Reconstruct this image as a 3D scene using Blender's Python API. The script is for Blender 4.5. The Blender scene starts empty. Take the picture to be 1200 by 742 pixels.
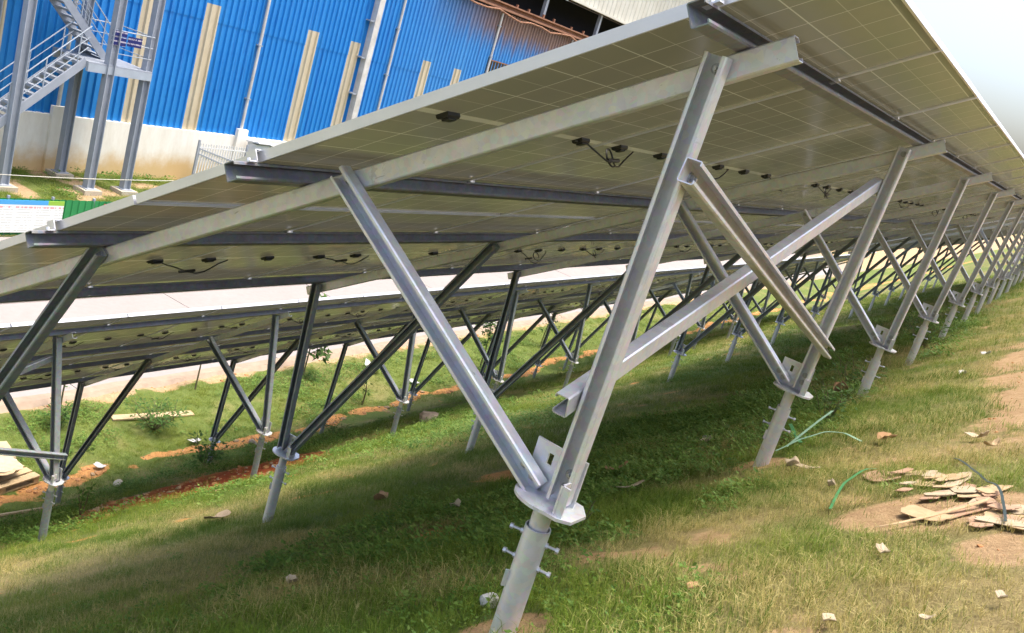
import bpy, bmesh, math, random
import numpy as np
from mathutils import Vector, Matrix

random.seed(7)
rng = np.random.default_rng(11)
sc = bpy.context.scene
col = sc.collection
R = math.radians

# ------------------------------------------------------------------ camera
cam_d = bpy.data.cameras.new('camera')
cam = bpy.data.objects.new('camera', cam_d)
col.objects.link(cam)
right = Vector((0.80695838, 0.51718906, 0.28519056))
down = Vector((0.37403419, -0.07382072, -0.92447224))
fwd = Vector((-0.45707395, 0.85268164, -0.25301664))
CAM = Vector((2.50859579, -1.98729237, 0.77948926))
m = Matrix((right, -down, -fwd)).transposed().to_4x4()
m.translation = CAM
cam.matrix_world = m
cam_d.sensor_width = 36
cam_d.lens = 36 * 1100 / 1200
cam_d.clip_start = 0.05
cam_d.clip_end = 3000
sc.camera = cam

# ------------------------------------------------------------------ world, sun, exposure
SUN = Vector((0.17, 0.12, 0.95)).normalized()
w = bpy.data.worlds.new('World')
sc.world = w
w.use_nodes = True
nt = w.node_tree
nt.nodes.clear()
sky = nt.nodes.new('ShaderNodeTexSky')
sky.sky_type = 'NISHITA'
sky.sun_disc = False
sky.sun_elevation = math.asin(SUN.z)
sky.sun_rotation = math.atan2(SUN.x, SUN.y)
sky.air_density = 1.0
sky.dust_density = 6.6
sky.ozone_density = 2.0
bg = nt.nodes.new('ShaderNodeBackground')
bg.inputs[1].default_value = 0.15
out = nt.nodes.new('ShaderNodeOutputWorld')
w.cycles.sampling_method = 'MANUAL'
w.cycles.sample_map_resolution = 256
nt.links.new(sky.outputs[0], bg.inputs[0])
nt.links.new(bg.outputs[0], out.inputs[0])
sd = bpy.data.lights.new('sun', 'SUN')
sd.energy = 1.15
sd.angle = R(16)
sd.color = (1.0, 0.93, 0.80)
so = bpy.data.objects.new('sun', sd)
so.rotation_euler = SUN.to_track_quat('Z', 'Y').to_euler()
so.location = (0, 0, 30)
col.objects.link(so)
sc.view_settings.view_transform = 'Standard'
sc.view_settings.look = 'None'
sc.view_settings.exposure = 1.62
sc.view_settings.gamma = 1.0
sc.view_settings.use_curve_mapping = False
sc.cycles.max_bounces = 6
sc.cycles.diffuse_bounces = 4
sc.cycles.glossy_bounces = 2
sc.cycles.transmission_bounces = 4
sc.cycles.caustics_reflective = False
sc.cycles.caustics_refractive = False


# ------------------------------------------------------------------ materials
def mat(name):
    m = bpy.data.materials.new(name)
    m.use_nodes = True
    return m, m.node_tree, m.node_tree.nodes['Principled BSDF']


def N(t, kind, **kw):
    n = t.nodes.new(kind)
    for k, v in kw.items():
        setattr(n, k, v)
    return n


def noise(t, scale, detail=4, rough=0.6, vec=None, stretch=None):
    n = N(t, 'ShaderNodeTexNoise')
    n.inputs['Scale'].default_value = scale
    n.inputs['Detail'].default_value = detail
    n.inputs['Roughness'].default_value = rough
    tc = N(t, 'ShaderNodeTexCoord')
    src = vec or tc.outputs['Object']
    if stretch:
        mp = N(t, 'ShaderNodeMapping')
        mp.inputs['Scale'].default_value = stretch
        t.links.new(src, mp.inputs[0])
        src = mp.outputs[0]
    t.links.new(src, n.inputs['Vector'])
    return n.outputs['Fac']


def ramp(t, fac, stops):
    r = N(t, 'ShaderNodeValToRGB')
    el = r.color_ramp.elements
    while len(el) < len(stops):
        el.new(0.5)
    for e, (p, c) in zip(el, stops):
        e.position = p
        e.color = (*c, 1) if len(c) == 3 else c
    t.links.new(fac, r.inputs[0])
    return r.outputs[0]


def mix(t, a, b, fac, blend='MIX'):
    n = N(t, 'ShaderNodeMix', data_type='RGBA', blend_type=blend)
    for sock, v in ((n.inputs[6], a), (n.inputs[7], b)):
        if isinstance(v, tuple):
            sock.default_value = (*v, 1)
        else:
            t.links.new(v, sock)
    if isinstance(fac, (int, float)):
        n.inputs[0].default_value = fac
    else:
        t.links.new(fac, n.inputs[0])
    return n.outputs[2]


def mth(t, op, a, b=None, c=None):
    n = N(t, 'ShaderNodeMath', operation=op)
    for i, v in enumerate((a, b, c)):
        if v is None:
            continue
        if isinstance(v, (int, float)):
            n.inputs[i].default_value = v
        else:
            t.links.new(v, n.inputs[i])
    return n.outputs[0]


def bump(t, p, h, strength, dist=0.01):
    b = N(t, 'ShaderNodeBump')
    b.inputs['Strength'].default_value = strength
    b.inputs['Distance'].default_value = dist
    t.links.new(h, b.inputs['Height'])
    t.links.new(b.outputs[0], p.inputs['Normal'])


def simple(name, c1, c2=None, scale=8, rough=0.6, metal=0.0, bstr=0.0, stretch=None, spec=0.5):
    m, t, p = mat(name)
    c2 = c2 or tuple(x * 0.75 for x in c1)
    f = noise(t, scale, 5, 0.65, stretch=stretch)
    t.links.new(ramp(t, f, [(0.3, c1), (0.72, c2)]), p.inputs['Base Color'])
    p.inputs['Roughness'].default_value = rough
    p.inputs['Metallic'].default_value = metal
    p.inputs['Specular IOR Level'].default_value = spec
    if bstr:
        bump(t, p, f, bstr)
    return m


def galv_mat(name, hi, lo, metal=0.55, rough=0.42):
    m, t, p = mat(name)
    v = N(t, 'ShaderNodeTexVoronoi')
    v.inputs['Scale'].default_value = 55
    tc = N(t, 'ShaderNodeTexCoord')
    t.links.new(tc.outputs['Object'], v.inputs['Vector'])
    f = noise(t, 9, 5, 0.7)
    f2 = noise(t, 3, 6, 0.75, stretch=(1, 1, 4))
    c = ramp(t, f, [(0.3, hi), (0.75, lo)])
    c = mix(t, c, v.outputs['Color'], 0.13, 'OVERLAY')
    f3 = noise(t, 1.7, 7, .8)
    c = mix(t, c, (.30, .29, .27), mth(t, 'MULTIPLY', mth(t, 'GREATER_THAN', f3, .60), .28))
    f4 = noise(t, 26, 3, .9, stretch=(.25, 1, 1))
    c = mix(t, c, (.16, .155, .15), mth(t, 'MULTIPLY', mth(t, 'GREATER_THAN', f4, .71), .5))
    # dull streaks of white zinc dust
    s = mth(t, 'GREATER_THAN', f2, 0.64)
    c = mix(t, c, (0.42, 0.41, 0.38), mth(t, 'MULTIPLY', s, 0.35))
    t.links.new(c, p.inputs['Base Color'])
    p.inputs['Metallic'].default_value = metal
    t.links.new(ramp(t, f2, [(0.3, (rough - .08,) * 3), (0.7, (rough + .15,) * 3)]), p.inputs['Roughness'])
    bump(t, p, f, 0.08, 0.004)
    return m


M = {}
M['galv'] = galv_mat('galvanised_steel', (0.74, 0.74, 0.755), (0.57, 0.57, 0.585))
M['galv_deep_shade'] = galv_mat('deep_shaded_galvanised_steel', (0.24, 0.24, 0.25), (0.15, 0.15, 0.16), 0.45, 0.45)  # galvanised steel darkened in colour for the shaded open purlins
M['galv_shade'] = galv_mat('shaded_galvanised_steel', (0.32, 0.345, 0.355), (0.23, 0.25, 0.26), 0.4, 0.48)  # same steel with shade in its colour: lower legs, second-row supports
M['alu'] = simple('anodised_aluminium', (0.74, 0.74, 0.77), (0.66, 0.66, 0.69), 6, 0.38, 0.6)
M['bolt'] = simple('zinc_bolt', (0.52, 0.52, 0.51), (0.36, 0.36, 0.35), 40, 0.4, 0.6)
M['black'] = simple('black_plastic', (0.012, 0.012, 0.013), (0.02, 0.02, 0.02), 30, 0.45)
M['rust'] = simple('rusty_steel', (0.34, 0.17, 0.10), (0.2, 0.09, 0.05), 4, 0.8, bstr=.2)
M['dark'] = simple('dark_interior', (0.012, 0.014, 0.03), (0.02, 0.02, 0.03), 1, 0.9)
M['grey_paint'] = simple('grey_painted_steel', (0.34, 0.37, 0.42), (0.28, 0.31, 0.35), 3, 0.5)
M['rail'] = simple('pale_blue_grey_rail', (0.38, 0.43, 0.48), (0.32, 0.36, 0.40), 3, 0.5)
M['pipe'] = simple('off_white_downpipe', (0.66, 0.64, 0.6), (0.45, 0.42, 0.38), 2, 0.5)
M['white_paint'] = simple('white_paint', (0.75, 0.75, 0.74), (0.62, 0.62, 0.6), 3, 0.5)
M['fascia'] = simple('pale_cream_sheet', (0.68, 0.66, 0.58), (0.56, 0.53, 0.45), .8, 0.5)
M['wood'] = simple('weathered_pallet_wood', (0.48, 0.36, 0.2), (0.34, 0.25, 0.14), 6, 0.8, stretch=(1, 8, 8), bstr=.3)
M['card'] = simple('torn_cardboard', (0.50, 0.37, 0.22), (0.38, 0.26, 0.14), 14, 0.85, bstr=.3)
M['card2'] = simple('pinkish_cardboard', (0.42, 0.27, 0.18), (0.33, 0.2, 0.12), 10, .85, bstr=.3)
M['paper'] = simple('pale_paper', (0.46, 0.38, 0.27), (0.36, 0.28, 0.18), 14, 0.85)
M['leaf_dry'] = simple('dry_leaf', (0.40, 0.24, 0.12), (0.28, 0.15, 0.07), 20, 0.8)
M['stone'] = simple('white_stone', (0.50, 0.49, 0.46), (0.38, 0.37, 0.34), 12, 0.8, bstr=.4)
M['grey_stone'] = simple('grey_brown_stone', (0.34, 0.28, 0.22), (0.22, 0.17, 0.13), 12, 0.85, bstr=.5)
M['concrete_foot'] = simple('footing_concrete', (0.5, 0.44, 0.34), (0.38, 0.33, 0.25), 5, 0.85, bstr=.3)
M['strap_green'] = simple('green_plastic_strap', (0.05, 0.24, 0.09), (0.04, 0.18, 0.07), 9, 0.35)
M['strap_pale'] = simple('pale_green_plastic_strap', (0.26, 0.42, 0.30), (0.2, 0.34, 0.25), 9, 0.35)
M['strap_dark'] = simple('dark_plastic_strap', (0.03, 0.05, 0.05), (0.04, 0.06, 0.06), 9, 0.4)
M['green_fence'] = simple('green_hoarding', (0.02, 0.25, 0.07), (0.015, 0.19, 0.05), 2, 0.55)
M['red_cloth'] = simple('red_banner', (0.6, 0.06, 0.06), (0.5, 0.05, 0.05), 4, 0.6)
M['rope'] = simple('pale_rope', (0.6, 0.58, 0.5), (0.5, 0.48, 0.4), 20, 0.8)
M['translucent'] = simple('beige_translucent_sheet', (0.60, 0.52, 0.37), (0.50, 0.42, 0.28), 2.5, 0.5, stretch=(1, 1, .35))
M['kerb'] = simple('earthy_kerb', (0.33, 0.25, 0.18), (0.23, 0.17, 0.12), 5, 0.9, bstr=.4)
M['glass'] = simple('dark_window_glass', (0.01, 0.012, 0.02), (0.015, 0.015, 0.03), 1, 0.1)


def make_blue():
    m, t, p = mat('blue_painted_sheet')
    tc = N(t, 'ShaderNodeTexCoord')
    sep = N(t, 'ShaderNodeSeparateXYZ')
    t.links.new(tc.outputs['Object'], sep.inputs[0])
    n1 = noise(t, .6, 5, .65)
    n2 = noise(t, 2.2, 5, .7, stretch=(1, 1.5, .12))
    c = ramp(t, n1, [(.3, (0.012, 0.20, 0.56)), (.75, (0.025, 0.25, 0.62))])
    c = mix(t, c, (0.012, 0.12, 0.42), mth(t, 'MULTIPLY', mth(t, 'GREATER_THAN', n2, .58), .4))
    # sun-bleached and smoke-stained band beneath the burnt-out opening
    y = sep.outputs['Y']
    z = sep.outputs['Z']
    mr = N(t, 'ShaderNodeMapRange', interpolation_type='SMOOTHSTEP')
    mr.inputs[1].default_value = 33
    mr.inputs[2].default_value = 41
    t.links.new(y, mr.inputs[0])
    mz = N(t, 'ShaderNodeMapRange', interpolation_type='SMOOTHSTEP')
    mz.inputs[1].default_value = 0.6
    mz.inputs[2].default_value = 2.3
    zz = mth(t, 'ADD', z, mth(t, 'MULTIPLY', mth(t, 'SUBTRACT', n2, .5), 2.0))
    t.links.new(zz, mz.inputs[0])
    f = mth(t, 'MULTIPLY', mr.outputs[0], mz.outputs[0])
    c = mix(t, c, (0.26, 0.15, 0.10), f)
    bl = N(t, 'ShaderNodeMapRange', interpolation_type='SMOOTHSTEP')
    bl.inputs[1].default_value = 30
    bl.inputs[2].default_value = 37
    t.links.new(y, bl.inputs[0])
    c = mix(t, c, (0.10, 0.32, 0.62), mth(t, 'MULTIPLY', bl.outputs[0], mth(t, 'SUBTRACT', .45, mth(t, 'MULTIPLY', f, .4))))
    t.links.new(c, p.inputs['Base Color'])
    p.inputs['Roughness'].default_value = .45
    return m


M['blue'] = make_blue()


def make_plinth():
    m, t, p = mat('stained_white_plinth')
    tc = N(t, 'ShaderNodeTexCoord')
    sep = N(t, 'ShaderNodeSeparateXYZ')
    t.links.new(tc.outputs['Object'], sep.inputs[0])
    n1 = noise(t, .8, 6, .7)
    n2 = noise(t, 3, 6, .7, stretch=(1, 1, .3))
    c = ramp(t, n2, [(.35, (.84, .81, .73)), (.8, (.70, .65, .55))])
    z = mth(t, 'ADD', sep.outputs['Z'], mth(t, 'MULTIPLY', n1, -1.3))
    mr = N(t, 'ShaderNodeMapRange', interpolation_type='SMOOTHSTEP')
    mr.inputs[1].default_value = -6.6
    mr.inputs[2].default_value = -7.35
    t.links.new(z, mr.inputs[0])
    c = mix(t, c, (.60, .38, .13), mth(t, 'MULTIPLY', mr.outputs[0], .85))
    t.links.new(c, p.inputs['Base Color'])
    p.inputs['Roughness'].default_value = .8
    return m


M['plinth'] = make_plinth()


def make_concrete():
    m, t, p = mat('pale_concrete_yard')
    n1 = noise(t, .35, 6, .7)
    n2 = noise(t, 7, 6, .75)
    c = ramp(t, n1, [(.3, (.28, .25, .235)), (.7, (.235, .205, .19))])
    c = mix(t, c, ramp(t, n2, [(.3, (.30, .27, .25)), (.8, (.19, .16, .14))]), .35)
    t.links.new(c, p.inputs['Base Color'])
    p.inputs['Roughness'].default_value = .75
    bump(t, p, n2, .2, .005)
    return m


M['concrete'] = make_concrete()


def make_cells(name, cellc, cellc2, linec, stripc, rough, trans):
    """half-cut cell print seen through the laminate; object X = long axis, Y = short axis"""
    m, t, p = mat(name)
    tc = N(t, 'ShaderNodeTexCoord')
    sep = N(t, 'ShaderNodeSeparateXYZ')
    t.links.new(tc.outputs['Object'], sep.inputs[0])
    x, y = sep.outputs['X'], sep.outputs['Y']
    ax = mth(t, 'SUBTRACT', mth(t, 'ABSOLUTE', x), .014)

    def line(v, pitch, half):
        fr = mth(t, 'PINGPONG', v, pitch / 2)
        return mth(t, 'LESS_THAN', fr, half)
    lx = line(ax, .0915, .0010)
    ly = line(y, .180, .0019)
    lxx = line(ax, .183, .0016)
    lines = mth(t, 'MAXIMUM', mth(t, 'MAXIMUM', mth(t, 'MULTIPLY', lx, .55), ly), lxx)
    edge = mth(t, 'MAXIMUM', mth(t, 'GREATER_THAN', mth(t, 'ABSOLUTE', y), .542), mth(t, 'GREATER_THAN', ax, 1.1))
    lines = mth(t, 'MULTIPLY', lines, mth(t, 'SUBTRACT', 1, edge))
    strip = mth(t, 'LESS_THAN', mth(t, 'ABSOLUTE', x), .012)
    # each cell is cut from a slightly different wafer
    wn = N(t, 'ShaderNodeTexWhiteNoise', noise_dimensions='3D')
    cv = N(t, 'ShaderNodeCombineXYZ')
    t.links.new(mth(t, 'FLOOR', mth(t, 'DIVIDE', x, .183)), cv.inputs[0])
    t.links.new(mth(t, 'FLOOR', mth(t, 'DIVIDE', mth(t, 'ADD', y, 5.4), .18)), cv.inputs[1])
    oi = N(t, 'ShaderNodeObjectInfo')
    t.links.new(mth(t, 'MULTIPLY', oi.outputs['Random'], 57), cv.inputs[2])
    t.links.new(cv.outputs[0], wn.inputs[0])
    n1 = noise(t, 2.2, 4, .6)
    c = mix(t, cellc, cellc2, wn.outputs['Value'])
    c = mix(t, c, tuple(v * .8 for v in cellc), n1)
    c = mix(t, c, tuple(v * .35 for v in cellc), mth(t, 'MULTIPLY', edge, .8))  # dark margin painted in for the shaded inner side of the frame
    c = mix(t, c, linec, mth(t, 'MULTIPLY', lines, .75))
    c = mix(t, c, stripc, strip)
    t.links.new(c, p.inputs['Base Color'])
    t.links.new(ramp(t, n1, [(.3, (rough,) * 3), (.75, (rough + .08,) * 3)]), p.inputs['Roughness'])
    p.inputs['IOR'].default_value = 1.5
    # light leaks through the glass between and around the cells
    tr = N(t, 'ShaderNodeBsdfTranslucent')
    tr.inputs[0].default_value = (.90, .86, .68, 1)
    mx = N(t, 'ShaderNodeMixShader')
    t.links.new(mth(t, 'MULTIPLY', mth(t, 'ADD', mth(t, 'MULTIPLY', lines, .7), 1), trans), mx.inputs[0])
    t.links.new(p.outputs[0], mx.inputs[1])
    t.links.new(tr.outputs[0], mx.inputs[2])
    t.links.new(mx.outputs[0], t.nodes['Material Output'].inputs[0])
    return m


M['back'] = make_cells('module_back_glass', (.20, .20, .145), (.25, .22, .165), (.66, .66, .60), (.72, .72, .70), .10, .115)
M['front'] = make_cells('module_front_glass', (.012, .016, .035), (.014, .02, .045), (.10, .11, .13), (.3, .3, .3), .06, .21)


# ------------------------------------------------------------------ mesh helpers
class MB:
    def __init__(s):
        s.v = []
        s.f = []
        s.mi = []

    def add(s, vs, fs, mi=0):
        o = len(s.v)
        s.v += [tuple(v) for v in vs]
        s.f += [tuple(i + o for i in f) for f in fs]
        s.mi += [mi] * len(fs)
        return s

    def box(s, c, d, rot=None, mi=0):
        c = Vector(c)
        vs = []
        for z in (-1, 1):
            for y in (-1, 1):
                for x in (-1, 1):
                    q = Vector((x * d[0] / 2, y * d[1] / 2, z * d[2] / 2))
                    if rot is not None:
                        q = rot @ q
                    vs.append(c + q)
        return s.add(vs, [(0, 2, 3, 1), (4, 5, 7, 6), (0, 1, 5, 4), (2, 6, 7, 3), (0, 4, 6, 2), (1, 3, 7, 5)], mi)

    def beam(s, a, b, wd, ht, up=(0, 0, 1), mi=0):
        a, b = Vector(a), Vector(b)
        d = (b - a)
        L = d.length
        d.normalize()
        u = Vector(up)
        sx = d.cross(u).normalized()
        u = sx.cross(d)
        rot = Matrix((d, sx, u)).transposed()
        return s.box((a + b) / 2, (L, wd, ht), rot, mi)

    def extrude(s, prof, a, b, bdir, mi=0):
        """profile (p,q): q along bdir, p along axis x bdir"""
        a, b = Vector(a), Vector(b)
        d = (b - a).normalized()
        q = Vector(bdir)
        q = (q - d * q.dot(d)).normalized()
        p = d.cross(q)
        n = len(prof)
        vs = [a + p * x + q * y for x, y in prof] + [b + p * x + q * y for x, y in prof]
        fs = [(i, (i + 1) % n, n + (i + 1) % n, n + i) for i in range(n)]
        fs += [tuple(range(n))[::-1], tuple(range(n, 2 * n))]
        return s.add(vs, fs, mi)

    def tube(s, pts, r, n=8, mi=0, caps=True):
        pts = [Vector(p) for p in pts]
        rs = r if isinstance(r, (list, tuple)) else [r] * len(pts)
        vs = []
        ref = None
        for i, p in enumerate(pts):
            d = (pts[min(i + 1, len(pts) - 1)] - pts[max(i - 1, 0)]).normalized()
            if ref is None:
                ref = Vector((0, 0, 1)) if abs(d.z) < .9 else Vector((1, 0, 0))
            x = d.cross(ref).normalized()
            y = x.cross(d).normalized()
            ref = y
            for k in range(n):
                a = 2 * math.pi * k / n
                vs.append(p + (x * math.cos(a) + y * math.sin(a)) * rs[i])
        fs = []
        for i in range(len(pts) - 1):
            for k in range(n):
                fs.append((i * n + k, i * n + (k + 1) % n, (i + 1) * n + (k + 1) % n, (i + 1) * n + k))
        if caps:
            fs.append(tuple(range(n))[::-1])
            fs.append(tuple(range((len(pts) - 1) * n, len(pts) * n)))
        return s.add(vs, fs, mi)

    def mesh(s, name, mats, smooth=False):
        me = bpy.data.meshes.new(name)
        me.from_pydata(s.v, [], s.f)
        for q in (mats if isinstance(mats, (list, tuple)) else [mats]):
            me.materials.append(M[q] if isinstance(q, str) else q)
        if any(s.mi):
            me.polygons.foreach_set('material_index', s.mi)
        bm = bmesh.new()
        bm.from_mesh(me)
        bmesh.ops.recalc_face_normals(bm, faces=bm.faces)
        bm.to_mesh(me)
        bm.free()
        if smooth:
            me.shade_smooth()
            try:
                me.set_sharp_from_angle(angle=R(40))
            except Exception:
                pass
        return me


def link(name, me, parent=None, loc=(0, 0, 0), rot=(0, 0, 0), scale=None):
    o = bpy.data.objects.new(name, me)
    col.objects.link(o)
    o.parent = parent
    o.location = loc
    o.rotation_euler = rot
    if scale:
        o.scale = scale
    return o


def tag(o, label, cat, group=None):
    o['label'] = label
    o['category'] = cat
    if group:
        o['group'] = group
    return o


def thing(name, label, cat, loc=(0, 0, 0), group=None):
    o = bpy.data.objects.new(name, None)
    col.objects.link(o)
    o.location = loc
    o.empty_display_size = .2
    return tag(o, label, cat, group)


def channel(W, F, lip, t=.003, ch=.004):
    h = W / 2
    return [(-h + lip, F), (-h + ch, F), (-h, F - ch), (-h, ch), (-h + ch, 0), (h - ch, 0), (h, ch), (h, F - ch), (h - ch, F), (h - lip, F),
            (h - lip, F - t), (h - t - .001, F - t), (h - t, F - t - .001), (h - t, t), (-h + t, t), (-h + t, F - t - .001), (-h + t + .001, F - t), (-h + lip, F - t)]


# ------------------------------------------------------------------ terrain fields (shared by the ground sheet and the plants on it)
_tab = rng.random((256, 256))


def vn(x, y):
    xi = np.floor(x).astype(int)
    yi = np.floor(y).astype(int)
    fx = x - xi
    fy = y - yi
    fx = fx * fx * (3 - 2 * fx)
    fy = fy * fy * (3 - 2 * fy)
    g = lambda a, b: _tab[a % 256, b % 256]
    return (g(xi, yi) * (1 - fx) + g(xi + 1, yi) * fx) * (1 - fy) + (g(xi, yi + 1) * (1 - fx) + g(xi + 1, yi + 1) * fx) * fy


def fbm(x, y, s, o=4):
    x = np.asarray(x, float)
    y = np.asarray(y, float)
    r = 0
    a = .5
    for i in range(o):
        r = r + a * vn(x * s + 17.3 * i, y * s + 5.1 * i)
        a *= .5
        s *= 2.03
    return r / (1 - .5 ** o)


def sm(a, b, x):
    t = np.clip((np.asarray(x, float) - a) / (b - a), 0, 1)
    return t * t * (3 - 2 * t)


PX = [-600, -19.9, -19.6, -11.3, -10.95, -8.5, -7.8, -4.4, -1.6, 1.6, 3.2, 5, 7, 600]
PZ = [-7.0, -7.0, -7.15, -7.15, -6.99, -6.97, -6.9, -4.75, -2.9, -.69, .32, 1.25, 1.6, 1.9]


def gz(X, Y):
    X = np.asarray(X, float)
    Y = np.asarray(Y, float)
    z = (np.interp(X - .25, PX, PZ) + np.interp(X, PX, PZ) * 2 + np.interp(X + .25, PX, PZ)) / 4
    z = z - .3 * (1 - np.exp(-np.maximum(Y, 0) / 5)) * sm(-3, 1, X)
    inside = sm(-11.2, -10.6, X) + sm(-20.2, -21.5, X)
    z = z + inside * ((fbm(X, Y, .8, 3) - .5) * .10 + (fbm(X + 40, Y, 4.0, 2) - .5) * .035)
    return z


PILES1 = [(1.61, .19 + 2.71 * k) for k in range(8)]
PILES1L = [(-1.58, .19 + 2.71 * k) for k in range(8)]


def fields(X, Y):
    """dryness, bare soil, redness of the soil"""
    n = fbm(X, Y, 1.1, 4)
    n2 = fbm(X + 31, Y + 9, 3.1, 4)
    n0 = fbm(X + 60, Y - 20, .75, 3)
    dry = sm(.40, .64, n) * .55 + sm(1.5, 2.6, X) * .38 + (n2 - .5) * 1.0 + (n0 - .5) * .6
    dry = dry + sm(.9, .2, np.abs(Y - .3)) * .2 * sm(-3, 0, X) + .10 * sm(-3.6, -1.5, X) * sm(3.2, 1.0, Y)  # more straw in the front grass, partly to lighten its shade by colour
    dry = dry - .35 * sm(-7.5, -8.3, X)
    soil = sm(2.35, 3.0, X + (n - .5) * 1.2) * sm(.50, .72, n2) * .6 * sm(7, 4, X)
    soil = np.maximum(soil, sm(2.25, 2.6, X + (n - .5) * .7) * sm(1.8, 3.6, Y) * sm(.15, .5, n2) * .85 * sm(5, 3.6, X))
    ridge = np.exp(-((X + 8.35 + (fbm(Y * .5, Y * 0, 1.0, 3) - .5) * .9) / .20) ** 2)
    soil = np.maximum(soil, sm(.50, .78, ridge * (.0 + n2 * 1.9)))
    red = np.exp(-(((X + 5.35) / 1.05) ** 2 + ((Y - 6.2) / 1.9) ** 2) ** 2)
    red = np.maximum(red, .9 * np.exp(-(((X + 5.0) / .35) ** 2 + ((Y - 4.1) / .35) ** 2)))
    soil = np.maximum(soil, sm(.3, .6, red * (.5 + n2)))
    for cx, cy, r in ((1.62, .19, .13), (1.60, 2.9, .16), (2.45, 1.4, .30), (2.75, .9, .22), (-.3, 4.1, .3), (2.7, 5.6, .4), (2.75, 3.4, .25), (.35, 1.9, .2)):
        d = np.hypot(X - cx, Y - cy) / r
        soil = np.maximum(soil, sm(1.25, .6, d + (n2 - .5) * 1.1) * .95)
    soil = np.maximum(soil, sm(.70, .82, n2) * .6 * sm(-9.5, -8, X))
    bare = sm(-11.0, -11.25, X + (n2 - .5) * .9) + sm(-10.35, -10.9, X + (n2 - .5) * .7)
    soil = np.maximum(soil, np.clip(bare, 0, 1) * sm(-19.7, -19.4, X))
    soil = np.maximum(soil, sm(.52, .66, n) * .9 * sm(-20, -20.6, X))
    return np.clip(dry, 0, 1), np.clip(soil, 0, 1), np.clip(red * 1.2, 0, 1)


# ------------------------------------------------------------------ ground sheet
def axis(parts):
    a = []
    for lo, hi, st in parts:
        a += list(np.arange(lo, hi - 1e-6, st))
    return np.array(a)


gx = axis([(-600, -60, 60), (-60, -28, 4), (-28, -19.9, .35), (-19.9, -19.5, .15), (-19.5, -11.4, 1.6), (-11.4, -9, .08), (-9, -3, .06), (-3, 3.6, .035), (3.6, 8, .2), (8, 40, 4), (40, 600.1, 70)])
gy = axis([(-300, -20, 35), (-20, -3, .8), (-3, -.8, .2), (-.8, 5, .035), (5, 14, .06), (14, 30, .15), (30, 60, .5), (60, 120, 5), (120, 900.1, 78)])
GX, GY = np.meshgrid(gx, gy, indexing='ij')
GZ = gz(GX, GY)
nx, ny = len(gx), len(gy)
me = bpy.data.meshes.new('ground')
co = np.stack([GX, GY, GZ], -1).reshape(-1, 3)
ii = (np.arange(nx - 1)[:, None] * ny + np.arange(ny - 1)[None, :]).reshape(-1)
quads = np.stack([ii, ii + ny, ii + ny + 1, ii + 1], -1)
me.vertices.add(len(co))
me.vertices.foreach_set('co', co.ravel())
me.loops.add(quads.size)
me.loops.foreach_set('vertex_index', quads.ravel().astype(np.int32))
me.polygons.add(len(quads))
me.polygons.foreach_set('loop_start', np.arange(0, quads.size, 4, dtype=np.int32))
me.polygons.foreach_set('use_smooth', np.ones(len(quads), bool))
me.update(calc_edges=True)
d_, s_, r_ = fields(GX.ravel(), GY.ravel())
ca = me.color_attributes.new('cover', 'FLOAT_COLOR', 'POINT')
ca.data.foreach_set('color', np.stack([d_, s_, r_, np.clip(sm(.6, 1.9, co[:, 0]) * .9 + sm(-10.2, -10.7, co[:, 0]), 0, 1)], -1).astype(np.float32).ravel())


def make_ground():
    m, t, p = mat('grassy_slope_soil')
    at = N(t, 'ShaderNodeAttribute', attribute_name='cover')
    sep = N(t, 'ShaderNodeSeparateColor')
    t.links.new(at.outputs['Color'], sep.inputs[0])
    n1 = noise(t, 14, 6, .75)
    n2 = noise(t, 90, 4, .75)
    n3 = noise(t, 3, 5, .7)
    g = ramp(t, n2, [(.25, (.06, .085, .018)), (.55, (.115, .155, .035)), (.85, (.20, .215, .07))])
    g = mix(t, g, ramp(t, n1, [(.3, (.08, .13, .026)), (.75, (.17, .18, .055))]), .5)
    s = ramp(t, n2, [(.2, (.16, .12, .05)), (.6, (.30, .24, .11)), (.9, (.42, .35, .18))])
    c = mix(t, g, s, sep.outputs[0])
    so = ramp(t, n1, [(.25, (.34, .15, .05)), (.55, (.48, .24, .085)), (.85, (.58, .34, .15))])
    rd = ramp(t, n1, [(.25, (.18, .035, .012)), (.7, (.36, .085, .03))])
    so = mix(t, so, rd, sep.outputs[2])
    tn = ramp(t, n1, [(.25, (.25, .185, .11)), (.55, (.36, .28, .17)), (.85, (.46, .38, .25))])
    so = mix(t, so, tn, mth(t, 'MULTIPLY', at.outputs['Alpha'], .8))
    f = mth(t, 'ADD', sep.outputs[1], mth(t, 'MULTIPLY', mth(t, 'SUBTRACT', n1, .5), .7))
    mr = N(t, 'ShaderNodeMapRange', interpolation_type='SMOOTHSTEP')
    mr.inputs[1].default_value = .25
    mr.inputs[2].default_value = .6
    t.links.new(f, mr.inputs[0])
    c = mix(t, c, so, mr.outputs[0])
    t.links.new(c, p.inputs['Base Color'])
    p.inputs['Roughness'].default_value = .95
    p.inputs['Specular IOR Level'].default_value = .15
    bump(t, p, mth(t, 'ADD', n2, mth(t, 'MULTIPLY', n1, 1.6)), .8, .018)
    return m


M['ground'] = make_ground()
me.materials.append(M['ground'])
ground = link('ground', me)
ground['kind'] = 'structure'
ground['label'] = 'steep grassy slope with bare orange soil and a flat foot'

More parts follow.
